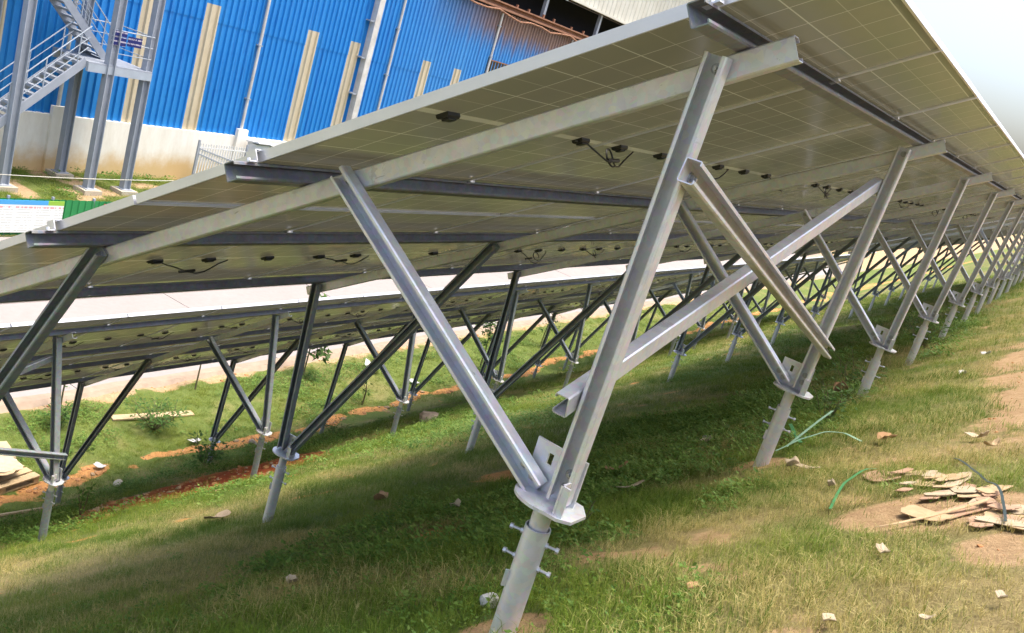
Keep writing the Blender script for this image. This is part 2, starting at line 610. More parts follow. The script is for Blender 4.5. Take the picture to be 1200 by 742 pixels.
# concrete yard: cast slabs with open joints
yard = link('concrete_yard', MB().box((-15.25, 25, -7.075), (8.4, 110, .07)).mesh('yard_base', 'kerb'))
yard['kind'] = 'structure'
yard['label'] = 'pale concrete yard between the slope and the factory'
slab_me = MB().box((0, 0, 0), (4.155, 4.96, .06)).mesh('slab', 'concrete')
for i in range(2):
    for j in range(20):
        link('slab', slab_me, yard, (-13.13 - 4.175 * i, -24 + 4.98 * j, -7.03 + random.uniform(-.004, .004)), (random.uniform(-.0006, .0006), random.uniform(-.0006, .0006), 0))


kb = MB()
ky = list(np.arange(-25, 80, .5))
kv, kf = [], []
for yy in ky:
    j1, j2 = random.uniform(-.03, .03), random.uniform(-.012, .012)
    kv += [(-11.1 + j1, yy, -7.1), (-11.08 + j1, yy, -6.945 + j2), (-10.86 + j1, yy, -6.93 + j2), (-10.72 + j1 * 2, yy, -7.02)]
for a_ in range(len(ky) - 1):
    for b_ in range(3):
        kf.append((4 * a_ + b_, 4 * a_ + b_ + 1, 4 * a_ + b_ + 5, 4 * a_ + b_ + 4))
kerb = link('kerb', kb.add(kv, kf).mesh('kerb', 'kerb'))
kerb['kind'] = 'structure'
kerb['label'] = 'earthy brown kerb along the yard edge'


# ------------------------------------------------------------------ solar tables
MW, ML, GAP = 1.106, 2.285, .014
VPUR = (1.96, .55, -.45, -1.93)
VLEG = (1.90, .74, -.47, -1.95)
PH, RH = .056, .060
NMOD, SP, U0 = 18, 2.71, .19
LEN = NMOD * (MW + GAP) - GAP

lam_me = MB()
lam_me.box((0, 0, .0085), (ML - .0142, MW - .0142, .005))
lam_me.mi = [0] * 6
lam_me.mi[1] = 1
lam_me = lam_me.mesh('laminate', ['back', 'front'])
fr = MB()
hx, hy = ML / 2, MW / 2
FW, FH = .007, .031
for sx in (-1, 1):
    fr.box((sx * (hx - FW / 2), 0, FH / 2), (FW, MW, FH))
for sy in (-1, 1):
    fr.box((0, sy * (hy - FW / 2), FH / 2), (ML - 2 * FW, FW, FH))
frame_me = fr.mesh('module_frame', 'alu')
jb = MB()
jb.extrude([(-.030, 0), (-.030, .009), (-.022, .014), (.022, .014), (.030, .009), (.030, 0)], (0, -.045, .006), (0, .045, .006), (0, 0, -1))
jb.box((0, 0, -.010), (.035, .055, .006))
jb.v = [(x * .68, y * .66, z) for x, y, z in jb.v]
jb_me = jb.mesh('junction_box', 'black')


def cable_mesh(seed, end_y):
    q = random.Random(seed)
    mb = MB()
    y0 = .40
    dy = end_y - y0
    p = [(0, y0 - .05, -.002), (.01, y0 + .02, -.008)]
    sag = q.uniform(.03, .075)
    for i in range(1, 10):
        t = i / 10
        p.append((.03 * math.sin(t * 6 + seed), y0 + .03 + dy * t, -.008 - sag * math.sin(math.pi * t) * (1 + .4 * math.sin(t * 9 + seed))))
    p.append((0, end_y + .04, -.004))
    mb.tube(p, .0034, 6)
    c = Vector(p[5])
    mb.tube([c + Vector((0, -.045, 0)), c + Vector((0, .05, .004))], .0075, 7)
    # loose loop on some of the leads
    lp = []
    if seed % 2:
        return mb.mesh('cable', 'black', True)
    for i in range(13):
        a = i / 12 * 1.75 * math.pi - .4
        lp.append((.012 + .01 * i / 12, y0 + .18 + .03 * seed + (.03 + .008 * seed) * math.cos(a), -.04 + .034 * math.sin(a) - .01))
    mb.tube(lp, .0034, 6)
    return mb.mesh('cable', 'black', True)


cable_mes = [cable_mesh(s, .80) for s in range(4)]
pur_prof = channel(PH, .041, .011)
pur_me = MB().extrude(pur_prof, (0, -.095, 0), (0, LEN + .095, 0), (1, 0, 0)).mesh('purlin', 'galv_deep_shade')
raf_me = MB().extrude(channel(RH, .042, .012), (-2.07, 0, 0), (2.08, 0, 0), (0, 1, 0)).mesh('rafter', 'galv')
leg_prof = channel(.060, .046, .012)
brace_prof = channel(.060, .042, .012)
cl = MB()
cl.box((.036, 0, .017), (.024, .016, .034))
cl.box((.036, 0, .0335), (.03, .05, .003))
cl.box((.036, 0, -.004), (.03, .034, .008))
cl.tube([(.036, 0, .03), (.036, 0, .043)], .006, 6)
clamp_me = cl.mesh('clamp', 'alu')
ec = MB()
ec.box((.036, -.018, .015), (.04, .004, .036))
ec.box((.036, -.008, .0335), (.04, .022, .003))
ec.box((.036, -.032, -.002), (.04, .03, .004))
ec.tube([(.036, -.032, -.004), (.036, -.032, .012)], .006, 6)
eclamp_me = ec.mesh('end_clamp', 'alu')
cleat = MB()
cleat.box((.036, -.006, -.03), (.03, .05, .004)).box((.022, -.006, -.012), (.004, .05, .04))
cleat_me = cleat.mesh('cleat', 'galv')


def bolt_mesh(L, r=.008):
    mb = MB()
    mb.tube([(0, 0, 0), (0, 0, L)], r * .62, 8)
    mb.tube([(0, 0, L - .009), (0, 0, L)], r * 1.15, 6)
    mb.tube([(0, 0, .002), (0, 0, .012)], r * 1.2, 6)
    return mb.mesh('bolt', 'bolt')


bolt_me = bolt_mesh(.044, .007)
hexb = MB()
hexb.tube([(0, 0, -.002), (0, 0, .003)], .014, 10).tube([(0, 0, .003), (0, 0, .011)], .0095, 6).tube([(0, 0, .011), (0, 0, .018)], .0055, 6)
hex_me = hexb.mesh('bolt', 'bolt')


def slotted(mb, x0, x1, z0, z1, y, t):
    """upright plate in the XZ plane with two slots cut through"""
    xs = [x0, x0 + (x1 - x0) * .28, x0 + (x1 - x0) * .38, x0 + (x1 - x0) * .68, x0 + (x1 - x0) * .78, x1]
    zs = [z0, z0 + (z1 - z0) * .55, z0 + (z1 - z0) * .80, z1]
    for i in range(5):
        for j in range(3):
            if j == 1 and i in (1, 3):
                continue
            mb.box(((xs[i] + xs[i + 1]) / 2, y, (zs[j] + zs[j + 1]) / 2), (xs[i + 1] - xs[i], t, zs[j + 1] - zs[j]))


cap = MB()
pl_ = [(.088 * math.cos(a), .078 * math.sin(a)) for a in [R(x) for x in range(70, 300, 14)]]
pl_ = [(x * 1.12 if x < 0 else x, y) for x, y in pl_] + [(.075, -.070), (.108, -.045), (.108, .030), (.072, .072)]
n_ = len(pl_)
cap.add([(x, y, -.009) for x, y in pl_] + [(x, y, 0) for x, y in pl_], [tuple(range(n_))[::-1], tuple(range(n_, 2 * n_))] + [(k, (k + 1) % n_, n_ + (k + 1) % n_, n_ + k) for k in range(n_)])
slotted(cap, -.100, .066, .0, .135, .030, .006)
cap.box((.058, -.035, .042), (.006, .05, .084)).box((.069, -.055, .042), (.028, .006, .084))
cap.tube([(0, 0, -.022), (0, 0, -.009)], [.030, .036], 16)
cap_me = cap.mesh('pile_cap', 'galv')


def pile_mesh(depth, sleeve_top, mt='galv'):
    mb = MB()
    n = 20
    r0, r1 = .0365, .033
    zt, zb = sleeve_top, -depth
    vs = []
    for r, z in ((r0, zb), (r0, zt), (r1, zt), (r1, zt - .05)):
        vs += [(r * math.cos(2 * math.pi * k / n), r * math.sin(2 * math.pi * k / n), z) for k in range(n)]
    fs = []
    for j in range(3):
        fs += [(j * n + k, j * n + (k + 1) % n, (j + 1) * n + (k + 1) % n, (j + 1) * n + k) for k in range(n)]
    mb.add(vs, fs)
    mb.box((-.03, -.026, zt - .17), (.018, .006, .05), Matrix.Rotation(R(40), 3, 'Z'))
    return mb.mesh('pile', mt, True)


inner_me = MB().tube([(0, 0, -.20), (0, 0, 0)], .0275, 20).mesh('inner_tube', 'galv', True)


def solar_table(label, seam, theta, flangeU, flangeL, detail, seed, steel=('galv', 'galv_shade', 'galv'), lp=None):
    """seam: world point of the middle seam at the near edge; flangeU/L(k) -> (x, z of the cap)"""
    q = random.Random(seed)
    seam = Vector(seam)
    cv, sv = math.cos(theta), math.sin(theta)
    W = lambda v, u, ww=0: seam + Vector((v * cv - ww * sv, u, v * sv + ww * cv))
    rot = (0, -theta, 0)
    fx, fz = flangeU(0)
    base = Vector((fx, seam.y + U0, float(gz(fx, seam.y + U0))))
    t = thing('solar_table', label, 'solar array', base)
    # modules
    for i in range(NMOD):
        for s in (1, -1):
            v = s * (ML / 2 + GAP / 2)
            u = MW / 2 + i * (MW + GAP)
            mo = link('solar_module', lam_me, t, W(v, u, q.uniform(-.001, .001)) - base, rot)
            link('frame', frame_me, mo)
            if detail or i < 6:
                for yy in (-.40, 0, .40):
                    link('junction_box', jb_me, mo, (0, yy, 0))
                if i < NMOD - 1:
                    link('cable', cable_mes[q.randrange(4)], mo)
    for pv in VPUR:
        link('purlin', pur_me, t, W(pv - .02, 0, -PH / 2) - base, rot)
        for i in range(NMOD + 1):
            if i in (0, NMOD):
                o = link('clamp', eclamp_me, t, W(pv - .02, 0 if i == 0 else LEN, 0) - base, rot, (1, 1 if i == 0 else -1, 1))
            else:
                link('clamp', clamp_me, t, W(pv - .02, i * (MW + GAP) - GAP / 2, 0) - base, rot)
    nodes = []
    for k in range(8):
        u = U0 + SP * k
        Y = seam.y + u
        link('rafter', raf_me, t, W(0, u, -PH - RH / 2 - .001) - base, rot)
        tops = [W(v, u - .004, -PH - RH * .35) for v in VLEG]
        for ci, fl in ((0, flangeU(k)), (2, flangeL(k))):
            F = Vector((fl[0] + q.uniform(-.015, .015), Y - .022, fl[1] + q.uniform(-.02, .02)))
            g = float(gz(F.x, F.y))
            tilt = (q.uniform(-.015, .015), q.uniform(-.012, .012), 0)
            cp = link('pile_cap', cap_me, t, F - base, (0, 0, q.uniform(-.12, .12)))
            sleeve_top = -.085 if (k, ci) == (0, 0) else -q.uniform(.05, .12)
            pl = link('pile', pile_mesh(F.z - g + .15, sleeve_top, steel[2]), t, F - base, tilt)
            link('inner_tube', inner_me, pl, (0, 0, -.008))
            if detail:
                for lz, rz in ((.035, .3), (.035, 3.5), (.115, .15), (.115, 3.3)):
                    a = rz + q.uniform(-.15, .15)
                    link('bolt', bolt_me, pl, (math.cos(a) * .030, math.sin(a) * .030, sleeve_top - lz + q.uniform(-.008, .008)), (0, R(90), a))
            for j, dx in ((ci, .030), (ci + 1, -.040)):
                b = F + Vector((dx, .022, .012))
                tp = tops[j]
                d = (tp - b).normalized()
                a0 = b
                a1 = tp + d * .022
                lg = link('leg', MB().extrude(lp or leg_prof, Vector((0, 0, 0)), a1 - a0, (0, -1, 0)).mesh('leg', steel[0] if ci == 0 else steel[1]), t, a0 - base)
                if detail:
                    for L in (.035, .075, (a1 - a0).length - .03):
                        link('bolt', hex_me, lg, d * L + Vector((0, -.0035, 0)), (R(90), 0, 0))
                nodes.append((k, j, b, tp))
    # cross bracing in the first bay between the uphill legs
    g = lambda k, j: [n for n in nodes if n[0] == k and n[1] == j][0]
    (_, _, a0, a1), (_, _, b0, b1) = g(0, 0), g(1, 0)
    for (fa, ta, fb, tb, side) in ((a0, a1, b0, b1, -1), (a0, a1, b0, b1, 1)):
        if side < 0:
            p = fa.lerp(ta, .245)
            r_ = fb.lerp(tb, .86)
        else:
            p = fa.lerp(ta, .775)
            r_ = fb.lerp(tb, .19)
        d = (r_ - p).normalized()
        off = Vector((side * .034, -.024, 0))
        p2 = p + off - d * .07
        r2 = r_ + off + d * (.07 if side > 0 else .01)
        bdir = (-1, 0, 0) if side < 0 else (1, 0, 0)
        br = link('brace', MB().extrude(brace_prof, Vector((0, 0, 0)), r2 - p2, bdir).mesh('brace', steel[0]), t, p2 - base)
        if detail:
            L = (r2 - p2).length
            for s_ in (.07, L - .05):
                link('bolt', hex_me, br, d * s_ + Vector((side * .004, 0, 0)), (0, R(90 * side), 0))
    return t


TH = R(30.7)
dz1 = lambda Y: -.27 * (1 - math.exp(-max(Y, 0) / 5))
YB = LEN + .55
solar_table('nearest uphill solar table, its panel edge rising across the whole picture', (0, 0, 0), TH,
            lambda k: (1.61 - .012 * k, -.285 + dz1(SP * k) * .8),
            lambda k: (-1.53 - .02 * min(k, 4), -2.24 + (-.06 * k if k < 4 else -.24)), True, 1)
solar_table('far uphill solar table continuing the nearest row beyond a gap', (0, YB, -.03), TH,
            lambda k: (1.55, -.53), lambda k: (-1.6, -2.5), False, 2)
O2 = Vector((-6.228, 2.973 - SP, -3.795))
TH2 = 0.625
solar_table('nearest downhill solar table, second row, above the orange soil', O2, TH2,
            lambda k: (-4.33 - .04 * min(k, 4), -4.0 - .06 * min(k, 4)), lambda k: (-7.8, -6.46), True, 3, ('galv_shade', 'galv_shade', 'galv_shade'), channel(.074, .056, .014))
solar_table('far downhill solar table at the end of the second row', O2 + Vector((0, YB, 0)), TH2,
            lambda k: (-4.5, -4.22), lambda k: (-7.8, -6.46), False, 4, ('galv_shade', 'galv_shade', 'galv_shade'), channel(.074, .056, .014))

# ------------------------------------------------------------------ factory building
BX = -26.0
bld = thing('factory_building', 'long blue corrugated factory with beige strips and white plinth', 'building', (BX, 34, -7))
bb = Vector((BX, 34, -7))


def corrugated(y0, y1, z0, z1, x, pitch=.28, depth=.075):
    mb = MB()
    n = max(1, int(round((y1 - y0) / pitch)))
    pt = (y1 - y0) / n
    pr = []
    for i in range(n):
        a = y0 + i * pt
        pr += [(a, 0), (a + pt * .62, 0), (a + pt * .72, depth), (a + pt * .9, depth)]
    pr.append((y1, 0))
    vs = [(x + d, y, z0) for y, d in pr] + [(x + d, y, z1) for y, d in pr]
    k = len(pr)
    return mb.add(vs, [(i, i + 1, k + i + 1, k + i) for i in range(k - 1)])


cols = [9.1 + 7.78 * i for i in range(9)]
ZB, ZT = -5.1, 2.95


def wpart(name, mb, mt, smooth=False, parent=None):
    return link(name, mb.mesh(name, mt, smooth), parent or bld, -bb)


prev = 2.0
skyl = []
for c in cols:
    for dy in (2.45, 5.05):
        skyl.append((c + dy, c + dy + .66))
skyl.sort()
for a, b in skyl:
    top = -.45 if a > 20.5 or a < 18 else .4
    wpart('wall_sheet', corrugated(prev, a, ZB, -.98, BX), 'blue')
    wpart('wall_sheet', corrugated(prev, a, -1.06, ZT, BX + .016), 'blue')
    wpart('skylight_panel', corrugated(a, b, ZB, top, BX + .004), 'translucent')
    wpart('wall_sheet', corrugated(a, b, top, ZT, BX), 'blue')
    prev = b
wpart('wall_sheet', corrugated(prev, 84, ZB, ZT, BX), 'blue')
# backing so that the wall is a closed body, plinth with pillars
pl = MB().box((BX + .02, 43, -6.1), (.30, 82, 1.98))
wpart('plinth', pl, 'plinth')
for c in cols:
    wpart('pillar', MB().box((BX + .22, c, -5.9), (.16, .5, 2.2)), 'plinth')
    wpart('downpipe', MB().tube([(BX + .16, c - .02, -4.8), (BX + .16, c, -2), (BX + .16, c, ZT - .1)], .062, 10), 'pipe', True)
    for z in (-3.6, -1.5, .6, 2.2):
        wpart('pipe_bracket', MB().box((BX + .12, c, z), (.2, .2, .05)), 'grey_paint')
wpart('vent_duct', MB().box((BX + .24, 30.72, -.9), (.3, .34, 8.2)), 'pipe')
for z in (-4.2, -2.6, -1.0, .6, 2.2):
    wpart('pipe_bracket', MB().box((BX + .2, 30.4, z), (.3, .24, .06)), 'grey_paint')
# broken window
wf = wpart('window', MB().box((BX + .06, 41.4, .12), (.06, 2.2, .62)), 'glass')
link('frame', MB().box((BX + .1, 41.4, .45), (.08, 2.3, .05)).box((BX + .1, 41.4, -.2), (.08, 2.3, .05)).box((BX + .1, 40.25, .12), (.08, .05, .62)).mesh('frame', 'rust'), wf)
# open band under the eaves
wpart('ledge_beam', MB().box((BX + .12, 60, 3.06), (.42, 50, .10)).box((BX + .12, 60, 3.34), (.40, 50, .07)).box((BX + .06, 60, 3.2), (.1, 50, .24)), 'rust')
wpart('gutter', MB().tube([(BX + .4, 35 + i * 1.1, 2.86 + .10 * math.sin(i * 1.9) + .05 * math.sin(i * .7)) for i in range(30)], .05, 6), 'rust', True)
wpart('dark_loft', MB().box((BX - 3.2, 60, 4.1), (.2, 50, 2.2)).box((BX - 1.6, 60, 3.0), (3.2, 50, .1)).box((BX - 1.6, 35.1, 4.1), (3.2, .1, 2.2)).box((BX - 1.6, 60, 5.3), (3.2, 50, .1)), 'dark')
for y in (44.4, 50.9, 57.5, 64, 70.5):
    wpart('loft_post', MB().box((BX - .1, y, 4.1), (.2, .22, 1.5)), 'grey_paint')
for i in range(22):
    y = 40 + i * 1.45 + random.uniform(-.4, .4)
    wpart('loft_stub', MB().box((BX + .1, y, 3.46), (.1, .12, random.uniform(.1, .25))), 'rust')
wpart('wall_sheet', corrugated(2, 35, ZT, 5.0, BX), 'blue')
wpart('fascia_beam', MB().box((BX + .2, 43, 4.93), (.3, 82, .14)), 'fascia')
wpart('fascia_sheet', corrugated(2, 84, 5.0, 9.6, BX + .16, .55, .05), 'fascia')
rf = MB()
rf.add([(BX + .9, 1.5, 9.55), (BX + .9, 84.5, 9.55), (BX - 22, 84.5, 13), (BX - 22, 1.5, 13)], [(0, 1, 2, 3)])
rf.add([(BX + .9, 1.5, 9.4), (BX + .9, 84.5, 9.4), (BX - 22, 84.5, 12.85), (BX - 22, 1.5, 12.85)], [(3, 2, 1, 0)])
wpart('roof', rf, 'fascia')
wpart('side_wall', MB().box((BX - 11, 2, 1.3), (22, .2, 16.4)).box((BX - 11, 84, 1.3), (22, .2, 16.4)), 'blue')

# ------------------------------------------------------------------ steel stair tower
SX0, SX1 = -23.55, -25.3
st = thing('steel_staircase', 'grey steel outdoor staircase in front of blue wall', 'staircase', (-24.3, 16, -7))
sb = Vector((-24.3, 16, -7))


def spart(name, mb, mt, parent=None, smooth=False):
    return link(name, mb.mesh(name, mt, smooth), parent or st, -sb)


def hcol(x, y, z0, z1):
    mb = MB()
    mb.box((x, y - .115, (z0 + z1) / 2), (.25, .022, z1 - z0)).box((x, y + .115, (z0 + z1) / 2), (.25, .022, z1 - z0)).box((x, y, (z0 + z1) / 2), (.02, .21, z1 - z0))
    return mb


for x, y in ((SX0, 14.02), (SX0, 16.8), (SX0 - .1, 18.2), (SX1, 16.94), (SX1, 14.1)):
    c = spart('column', hcol(x, y, -6.9, 5.5), 'grey_paint')
    link('footing', MB().box((x, y, -6.96), (.62, .62, .22)).mesh('footing', 'concrete_foot'), c, (0, 0, 0))
    link('base_plate', MB().box((x, y, -6.84), (.4, .4, .03)).mesh('base_plate', 'grey_paint'), c, (0, 0, 0))


def flight(x0, x1, ya, za, yb, zb):
    for x in (x0, x1):
        spart('stringer', MB().beam((x, ya, za), (x, yb, zb), .05, .24), 'grey_paint')
    n = int(abs(zb - za) / .19)
    for i in range(n):
        t = (i + .5) / n
        y, z = ya + (yb - ya) * t, za + (zb - za) * t
        spart('tread', MB().box(((x0 + x1) / 2, y, z + .02), (abs(x1 - x0) - .06, .25, .035)).box(((x0 + x1) / 2, y - .11 * (1 if yb > ya else -1), z - .01), (abs(x1 - x0) - .06, .012, .08)), 'grey_paint')
    for x in (x0, x1):
        for h, r in ((1.05, .019), (.72, .013), (.42, .013)):
            spart('handrail' if h > 1 else 'guard_rail', MB().tube([(x, ya, za + h), (x, yb, zb + h)], r, 7), 'rail', smooth=True)
        for i in range(5):
            t = (i + .3) / 4.6
            y, z = ya + (yb - ya) * t, za + (zb - za) * t
            spart('rail_post', MB().tube([(x, y, z), (x, y, z + 1.05)], .02, 7), 'rail', smooth=True)


LZ = -2.92
flight(SX0 - .08, SX0 - .92, 11.7, -6.95, 16.05, LZ)
flight(SX1 + .92, SX1 + .06, 17.25, LZ, 13.4, .75)
flight(SX0 - .08, SX0 - .92, 13.4, .9, 17.2, 4.6)
for yz in ((16.05, 18.3, LZ), (11.9, 13.4, .8)):
    spart('landing', MB().box(((SX0 + SX1) / 2, (yz[0] + yz[1]) / 2, yz[2]), (abs(SX1 - SX0) + .1, yz[1] - yz[0], .05)), 'grey_paint')
    spart('landing_beam', MB().box((SX0, (yz[0] + yz[1]) / 2, yz[2] - .15), (.12, yz[1] - yz[0], .24)), 'rail')
    spart('landing_beam', MB().box((SX1, (yz[0] + yz[1]) / 2, yz[2] - .15), (.12, yz[1] - yz[0], .24)), 'grey_paint')
    spart('landing_beam', MB().box(((SX0 + SX1) / 2, yz[1], yz[2] - .15), (abs(SX1 - SX0), .12, .24)), 'grey_paint')
for h, r in ((1.1, .019), (.75, .013), (.4, .013)):
    spart('guard_rail', MB().tube([(SX0, 16.7, LZ + h), (SX0, 18.2, LZ + h), (SX1, 18.2, LZ + h)], r, 7), 'rail', smooth=True)
    spart('guard_rail', MB().tube([(SX1, 16.9, LZ + h), (SX1, 18.2, LZ + h)], r, 7), 'rail', smooth=True)


def sign_mat():
    m, t, p = mat('navy_notice_print')
    tc = N(t, 'ShaderNodeTexCoord')
    sep = N(t, 'ShaderNodeSeparateXYZ')
    t.links.new(tc.outputs['Object'], sep.inputs[0])
    n = noise(t, 30, 2, .5, stretch=(1, 1, .1))
    z = mth(t, 'PINGPONG', mth(t, 'ADD', sep.outputs['Z'], 5.0), .07)
    f = mth(t, 'MULTIPLY', mth(t, 'LESS_THAN', z, .022), mth(t, 'GREATER_THAN', n, .45))
    t.links.new(mix(t, (.012, .018, .12), (.6, .55, .6), mth(t, 'MULTIPLY', f, .7)), p.inputs['Base Color'])
    p.inputs['Roughness'].default_value = .4
    return m


M['sign'] = sign_mat()
sg = thing('notice_board', 'small navy notice boards hung on the stair landing railing', 'notice board', (SX0 + .05, 17.2, LZ + .6))
for y, z, wd, h in ((-.28, .42, .5, .16), (-.28, .18, .5, .26), (.28, .24, .5, .3)):
    link('panel', MB().box((0, y, z), (.02, wd, h)).mesh('panel', 'sign'), sg)

# ------------------------------------------------------------------ green hoarding with posters
FX = -19.55
hf = thing('green_fence', 'low green corrugated hoarding along the far side of the yard', 'fence', (FX, 20, -7))
for i in range(30):
    y = 2.2 + i * 1.2
    mb = corrugated(y, y + 1.18, -7.0, -6.03, FX, .2, .03)
    link('fence_panel', mb.mesh('fence_panel', 'green_fence'), hf, (-FX, -20, 7))
    link('post', MB().box((FX - .05, y, -6.5), (.06, .06, 1.05)).mesh('post', 'grey_paint'), hf, (-FX, -20, 7))


def poster_mat(seed, head, side):
    m, t, p = mat('printed_notice')
    tc = N(t, 'ShaderNodeTexCoord')
    sep = N(t, 'ShaderNodeSeparateXYZ')
    t.links.new(tc.outputs['Object'], sep.inputs[0])
    y, z = sep.outputs['Y'], sep.outputs['Z']
    n = noise(t, 22, 3, .6, stretch=(1, 1, .2))
    rows = mth(t, 'LESS_THAN', mth(t, 'PINGPONG', mth(t, 'ADD', z, 5.0), .035), .011)
    colm = mth(t, 'GREATER_THAN', mth(t, 'PINGPONG', mth(t, 'ADD', y, 5.0), .26), .045)
    f = mth(t, 'MULTIPLY', mth(t, 'MULTIPLY', rows, colm), mth(t, 'GREATER_THAN', n, .44))
    c = mix(t, (.72, .74, .70), (.38, .42, .40), mth(t, 'MULTIPLY', f, .7))
    red = mth(t, 'MULTIPLY', mth(t, 'MULTIPLY', mth(t, 'GREATER_THAN', z, .22), mth(t, 'LESS_THAN', z, .27)), mth(t, 'GREATER_THAN', noise(t, 14, 1, .5, stretch=(1, 1, 0)), .5))
    c = mix(t, c, (.62, .22, .25), mth(t, 'MULTIPLY', red, .8))
    hd = mth(t, 'GREATER_THAN', z, .31)
    c = mix(t, c, mix(t, head, (.25, .45, .05), mth(t, 'GREATER_THAN', y, side)), hd)
    t.links.new(c, p.inputs['Base Color'])
    p.inputs['Roughness'].default_value = .45
    return m


for k, (y0, y1, head, side, lab) in enumerate(((9.3, 11.15, (.08, .30, .55), 9, 'white printed notice with blue header at the picture\'s left edge'), (11.25, 13.25, (.06, .32, .62), .55, 'white printed notice with blue and lime header beside bare green hoarding'))):
    po = tag(link('poster', MB().box((0, 0, 0), (.02, y1 - y0, .86)).mesh('poster', poster_mat(k, head, side)), None, (FX + .08, (y0 + y1) / 2, -6.48)), lab, 'poster')
tag(link('red_banner', MB().box((0, 0, 0), (.015, .62, .5)).mesh('red_banner', 'red_cloth'), None, (FX + .07, 14.75, -6.34)), 'small red banner fixed to the green hoarding', 'banner')

# ------------------------------------------------------------------ white gate by the plinth
gt = thing('white_gate', 'white slatted metal gate standing by the factory plinth', 'gate', (-25.2, 23.3, -7))
for i in range(18):
    link('bar', MB().box((0, -1.0 + i * .125, .85), (.03, .045, 1.5)).mesh('bar', 'white_paint') if i == 0 else bpy.data.meshes['bar'], gt, (0, i * .125, 0) if i else (0, 0, 0))
for z in (.25, 1.45):
    link('rail', MB().box((0, .07, z), (.035, 2.3, .05)).mesh('rail', 'white_paint'), gt)
for y in (-1.1, 1.25):
    link('post', MB().box((0, y, .85), (.07, .07, 1.75)).mesh('post', 'grey_paint'), gt)
link('brace', MB().beam((.03, -1.05, 1.4), (.03, 1.2, .9), .03, .05).mesh('brace', 'grey_paint'), gt)
link('brace', MB().beam((.03, -1.05, 1.2), (.03, 1.2, .6), .03, .05).mesh('brace', 'grey_paint'), gt)
cb = thing('electrical_cabinet', 'white electrical cabinets against the plinth behind the panel edge', 'cabinet', (-25.3, 25.2, -7))
link('body', MB().box((0, 0, .95), (.5, .7, 1.7)).mesh('body', 'white_paint'), cb)
link('door', MB().box((.26, 0, .95), (.02, .6, 1.5)).mesh('door', 'white_paint'), cb)
link('canopy', MB().box((.05, .1, 1.86), (.7, 1.0, .06), Matrix.Rotation(R(-8), 3, 'Y')).mesh('canopy', 'white_paint'), cb)
link('side_box', MB().box((0, .75, 1.3), (.4, .6, 1.0)).mesh('side_box', 'white_paint'), cb)
tag(link('rope', MB().tube([(-22.6, 8 + i * 1.2, -6.15 - .12 * math.sin(i / 10 * math.pi) * 1.2) for i in range(11)], .012, 5).mesh('rope', 'rope', True)), 'thin pale rope stretched in front of the staircase columns', 'rope')
for k, (y, lab) in enumerate(((8.0, 'short stake holding the left end of the rope'), (20.0, 'short stake holding the right end of the rope'))):
    tag(link('stake', MB().tube([(0, 0, -.2), (0, 0, .95)], .025, 7).mesh('stake', 'wood'), None, (-22.6, y, -7.05)), lab, 'stake')


# ------------------------------------------------------------------ vegetation
def leaf_mat(name, greens, straw=None, trans=.35):
    m = bpy.data.materials.new(name)
    m.use_nodes = True
    t = m.node_tree
    p = t.nodes['Principled BSDF']
    outn = t.nodes['Material Output']
    a1 = N(t, 'ShaderNodeAttribute', attribute_name='rnd', attribute_type='INSTANCER')
    a3 = N(t, 'ShaderNodeAttribute', attribute_name='bl')
    tone = mth(t, 'ADD', mth(t, 'MULTIPLY', a1.outputs['Fac'], .75), mth(t, 'MULTIPLY', mth(t, 'SUBTRACT', a3.outputs['Fac'], .4), .5))
    c = ramp(t, tone, [(0, greens[0]), (.5, greens[1]), (1, greens[2])])
    if straw:
        a2 = N(t, 'ShaderNodeAttribute', attribute_name='dry', attribute_type='INSTANCER')
        s = ramp(t, a3.outputs['Fac'], [(0, straw[0]), (.5, straw[1]), (1, straw[2])])
        f = mth(t, 'ADD', a2.outputs['Fac'], mth(t, 'MULTIPLY', mth(t, 'SUBTRACT', a3.outputs['Fac'], .5), .7))
        mr = N(t, 'ShaderNodeMapRange', interpolation_type='SMOOTHSTEP')
        mr.inputs[1].default_value = .25
        mr.inputs[2].default_value = .85
        t.links.new(f, mr.inputs[0])
        c = mix(t, c, s, mr.outputs[0])
    t.links.new(c, p.inputs['Base Color'])
    p.inputs['Roughness'].default_value = .55
    p.inputs['Specular IOR Level'].default_value = .25
    tr = N(t, 'ShaderNodeBsdfTranslucent')
    t.links.new(c, tr.inputs[0])
    mx = N(t, 'ShaderNodeMixShader')
    mx.inputs[0].default_value = trans
    t.links.new(p.outputs[0], mx.inputs[1])
    t.links.new(tr.outputs[0], mx.inputs[2])
    t.links.new(mx.outputs[0], outn.inputs[0])
    return m


M['blade'] = leaf_mat('grass_blades', [(.065, .13, .011), (.135, .205, .02), (.26, .29, .05)], [(.23, .19, .055), (.39, .325, .11), (.52, .45, .20)])
M['weed'] = leaf_mat('weed_leaves', [(.06, .135, .018), (.12, .215, .034), (.21, .29, .06)])
M['bushy'] = leaf_mat('shrub_leaves', [(.05, .11, .018), (.10, .18, .03), (.20, .26, .06)])
M['stem'] = simple('plant_stem', (.16, .13, .06), (.10, .09, .04), 20, .8)


def plant_mesh(name, vs, fs, bl, mt):
    me = bpy.data.meshes.new(name)
    me.from_pydata(vs, [], fs)
    at = me.attributes.new('bl', 'FLOAT', 'FACE')
    at.data.foreach_set('value', np.array(bl, np.float32))
    me.materials.append(M[mt])
    return me


